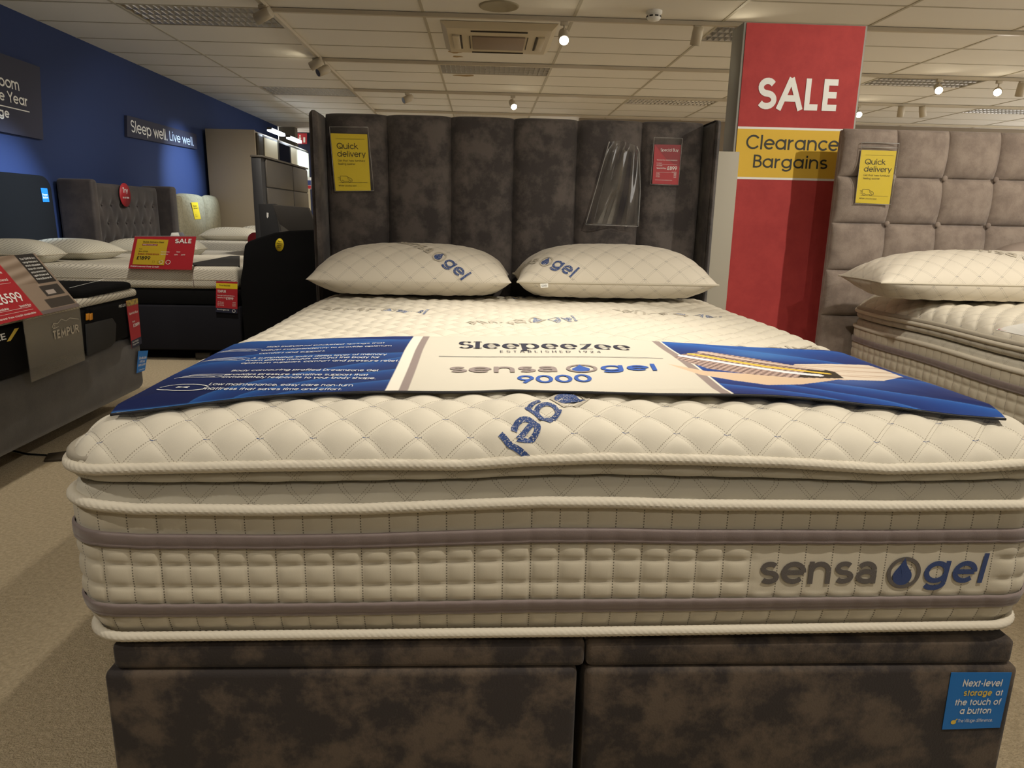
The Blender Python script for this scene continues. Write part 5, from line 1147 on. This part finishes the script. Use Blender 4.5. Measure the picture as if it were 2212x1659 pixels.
# wardrobe with mirrored doors and lights
wd = thing('wardrobe', 'tall pale wardrobe with mirror doors and lit strips beside the beige headboard', 'wardrobe', (-3.45, 11.4, 0))
WZ = atY(500, 279, 10.3)[2]; m_ward = mat('wardrobe_greige', (156, 144, 124), .6)
box('side_panel', (-3.80, 10.3, 0), (-3.14, 10.34, WZ), m_ward, wd, .003); box('carcass', (-3.80, 10.341, 0), (-3.16, 13.4, WZ-.005), m_ward, wd, .003)
m_mir = mat('mirror_glass', (200, 200, 196), .05, metal=1); m_fr = mat('door_frame', (74, 68, 58), .4, metal=.3); m_dw = mat('door_white', (212, 204, 178), .4)
for i, (ya3, yb3, mm) in enumerate(((10.38, 10.62, m_fr), (10.64, 11.35, m_dw), (11.37, 12.05, m_mir), (12.07, 13.3, m_dw))):
    d_ = box('door', (-3.155, ya3, .06), (-3.125, yb3, WZ-.03), m_fr, wd, .003)
    box('mirror_panel' if mm is m_mir else 'door_panel', (-3.124, ya3+.03, .10), (-3.119, yb3-.03, WZ-.06), mm, d_)
m_led = mat('led_strip', (226, 240, 255), .4, emit=9)
for ya3, yb3 in ((10.75, 11.45), (11.75, 12.45)):
    lp_ = box('light_bar', (-3.10, ya3, WZ+.055), (-3.03, yb3, WZ+.085), m_fr, wd, .004); box('led_strip', (-3.098, ya3+.01, WZ+.035), (-3.028, yb3-.01, WZ+.078), m_led, lp_, .004)
    tube('arm', [(-3.2, (ya3+yb3)/2, WZ), (-3.2, (ya3+yb3)/2, WZ+.07), (-3.07, (ya3+yb3)/2, WZ+.07)], .008, m_fr, lp_, 6)
o = prism('red_sticker', [(-3.117, 12.5, 1.75), (-3.117, 12.75, 1.75), (-3.117, 12.75, 1.2), (-3.117, 12.5, 1.2)], (.002, 0, 0), m_red, None); tag(o, 'faded red strip notice on the last pale wardrobe door', 'notice')

# dark display panels and angled grey panel behind the black bed end
dp = thing('display_cabinet', 'tall dark grey drawer display panel in front of the wardrobe', 'display panel', (-2.2, 7.8, 0))
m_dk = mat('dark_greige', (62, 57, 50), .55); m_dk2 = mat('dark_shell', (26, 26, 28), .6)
Ya = 7.0; xA = atY(556, 340, Ya)[0]; zA = atY(556, 335, Ya)[2]; yB = 8.75
box('carcass', (xA-.06, Ya, 0), (xA+.03, yB, zA-.02), m_dk2, dp, .004); box('top_board', (xA-.065, Ya-.01, zA-.018), (xA+.05, yB+.01, zA), m_dk, dp, .003)
for a_, b_ in ((Ya+.12, Ya+1.05), (Ya+1.10, yB-.03)):
    for z0, z1 in ((zA-.28, zA-.03), (zA-.56, zA-.29), (.45, zA-.58)):
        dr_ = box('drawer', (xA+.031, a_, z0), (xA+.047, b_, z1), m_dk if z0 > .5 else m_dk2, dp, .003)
gp = prism('angled_panel', [atY(*p, 5.3) for p in ((588, 442), (665, 448.5), (672, 464), (690, 500), (626, 500), (604, 483.5))], (0, .05, 0), mat('dark_grey_leatherette', (60, 56, 52), .6), None, .003); tag(gp, 'dark grey many-sided panel rising behind the tall black bed end', 'panel')
Pk = [atY(*p, 5.36) for p in ((558, 440), (592, 440), (640, 520), (568, 520))]; Pk[2][2] = Pk[3][2] = .03
bp_ = prism('black_board', Pk, (0, .08, 0), m_dk2, None, .003); tag(bp_, 'black panel with a small white spot beside the wardrobe end', 'panel')
sp_ = prism('white_spot', [atY(*p, 5.356) for p in ((576, 459), (580, 460), (580, 468), (577.5, 472), (576, 468))], (0, .003, 0), m_white, bp_)
# low cream bed glimpsed between panel and dark headboard
o = box('headboard', (-2.05, 9.4, .05), (-1.0, 9.5, atY(655, 402, 9.4)[2]), mat('cream_leather', (206, 190, 156), .6), None, .03, 4); tag(o, 'cream padded headboard glimpsed just left of the nearest dark headboard', 'headboard')
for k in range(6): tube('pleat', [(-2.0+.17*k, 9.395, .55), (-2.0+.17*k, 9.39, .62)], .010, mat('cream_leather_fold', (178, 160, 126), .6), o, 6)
# far wall notices
def notice(pts, Y, m, label, nm='wall_sign'):
    cd = Card(*[atY(*p, Y) for p in pts]); o = cd.plate(nm, m, None, t=.01); return cd, tag(o, label, 'sign')
cd, o = notice(((643, 311), (663, 311), (663, 288), (642, 288)), 14.9, m_red, 'red fire equipment sign with pale symbols on the far navy wall')
cd.plate('extinguisher_symbol', m_white, o, t=.002, r=(.16, .12, .38, .62), lift=.003); cd.plate('extinguisher_symbol', m_white, o, t=.002, r=(.22, .66, .34, .84), lift=.003); cd.plate('flame_symbol', m_white, o, t=.002, r=(.62, .14, .82, .62), lift=.003)
cd, o = notice(((606, 300), (619, 300), (619, 281), (606, 276)), 14.4, mat('dark_green_board', (44, 48, 40), .7), 'dark hanging board high on the far wall by the grey column')
cd, o = notice(((620, 295), (626, 296), (626, 286.5), (620, 285)), 14.9, mat('pink_poster', (150, 60, 84), .6), 'tiny pink poster high on the far wall')
cd, o = notice(((630, 301), (637, 302), (637, 288), (630, 287)), 14.9, mat('pale_poster', (150, 144, 140), .6), 'tiny pale poster high on the far wall beside the red fire sign')
cd, o = notice(((648, 407), (672, 409), (672, 383), (648, 382)), 12.5, m_white, 'small poster with blue and red blocks beside the dark headboard wing')
cd.plate('blue_block', mat('poster_blue', (52, 66, 120), .6), o, t=.002, r=(.2, .34, 1, .74), lift=.003); cd.plate('red_block', m_red, o, t=.002, r=(.2, .04, 1, .30), lift=.003)

# signs on the blue wall
def wsign(pts, label):
    cd = Card(*[atX(*p, -3.82) for p in pts]); o = cd.plate('wall_sign', mat('slate_sign', (44, 46, 66), .6), None, t=.028); return cd, tag(o, label, 'sign')
cd, o = wsign(((275, 295), (426, 322.5), (424, 290), (274, 249)), 'dark wall sign reading Sleep well. Live well. on the blue wall'); W, H = cd.w, cd.h
def wtxt(s, pa, pb, ph, wt, parent, cd, m=None):
    a, b, t_ = [atX(*p, -3.815) for p in (pa, pb, ph)]; o3 = cd.c[0]
    text('lettering', [(s, a[1]-o3[1], a[2]-o3[2], t_[2]-a[2], wt, 'l', b[1]-a[1])], lambda P: np.stack([np.full(len(P), -3.816), P[:, 0]+o3[1], P[:, 1]+o3[2]], -1), m or m_white, parent)
wtxt('Sleep well.', (284, 285), (363, 302), (285, 259), .12, o, cd); wtxt('Live well.', (367, 303), (420, 316), (367, 283), .12, o, cd, mat('pale_blue_letter', (190, 206, 232), .6))
cd, o = wsign(((-90, 266), (94, 302), (86, 145), (-95, 80)), 'large dark wall sign with white lettering cut by the left edge of the photograph')
def wtxt_r(s_, pb, hpx, wt, m=None):
    b, t_ = atX(*pb, -3.815), atX(pb[0], pb[1]-hpx, -3.815); o3 = cd.c[0]
    text('lettering', [(s_, b[1]-o3[1], b[2]-o3[2], t_[2]-b[2], wt, 'r')], lambda P: np.stack([np.full(len(P), -3.816), P[:, 0]+o3[1], P[:, 1]+o3[2]], -1), m or m_white, o)
wtxt_r('Bedroom', (44, 197), 24, .15); wtxt_r('Retailer of the Year', (63, 231), 22, .15); wtxt_r('Village', (23, 256), 20, .17)
a, b = atX(-80, 210, -3.816), atX(64, 242, -3.816); lines('rule_line', [([(a[1], b[2]), (b[1], b[2])], .008)], lambda P: np.stack([np.full(len(P), -3.816), P[:, 0], P[:, 1]], -1), m_white, o)
# cable and trunking on the carpet
c1 = [atZ(x, y, .006) for x, y in ((-40, 968), (20, 972), (60, 981), (100, 983))]; o = tube('power_cable', c1, .004, m_black, None, 6); tag(o, 'thin black power cable on the carpet at the left', 'cable')
o = prism('cable_cover', [atZ(x, y, .012) for x, y in ((95, 993), (150, 990), (150, 973), (103, 979))], (0, 0, -.011), mat('brown_rubber', (58, 48, 34), .7), None, .002); tag(o, 'short brown cable cover strip on the carpet beside the nearest mattress', 'cable cover')
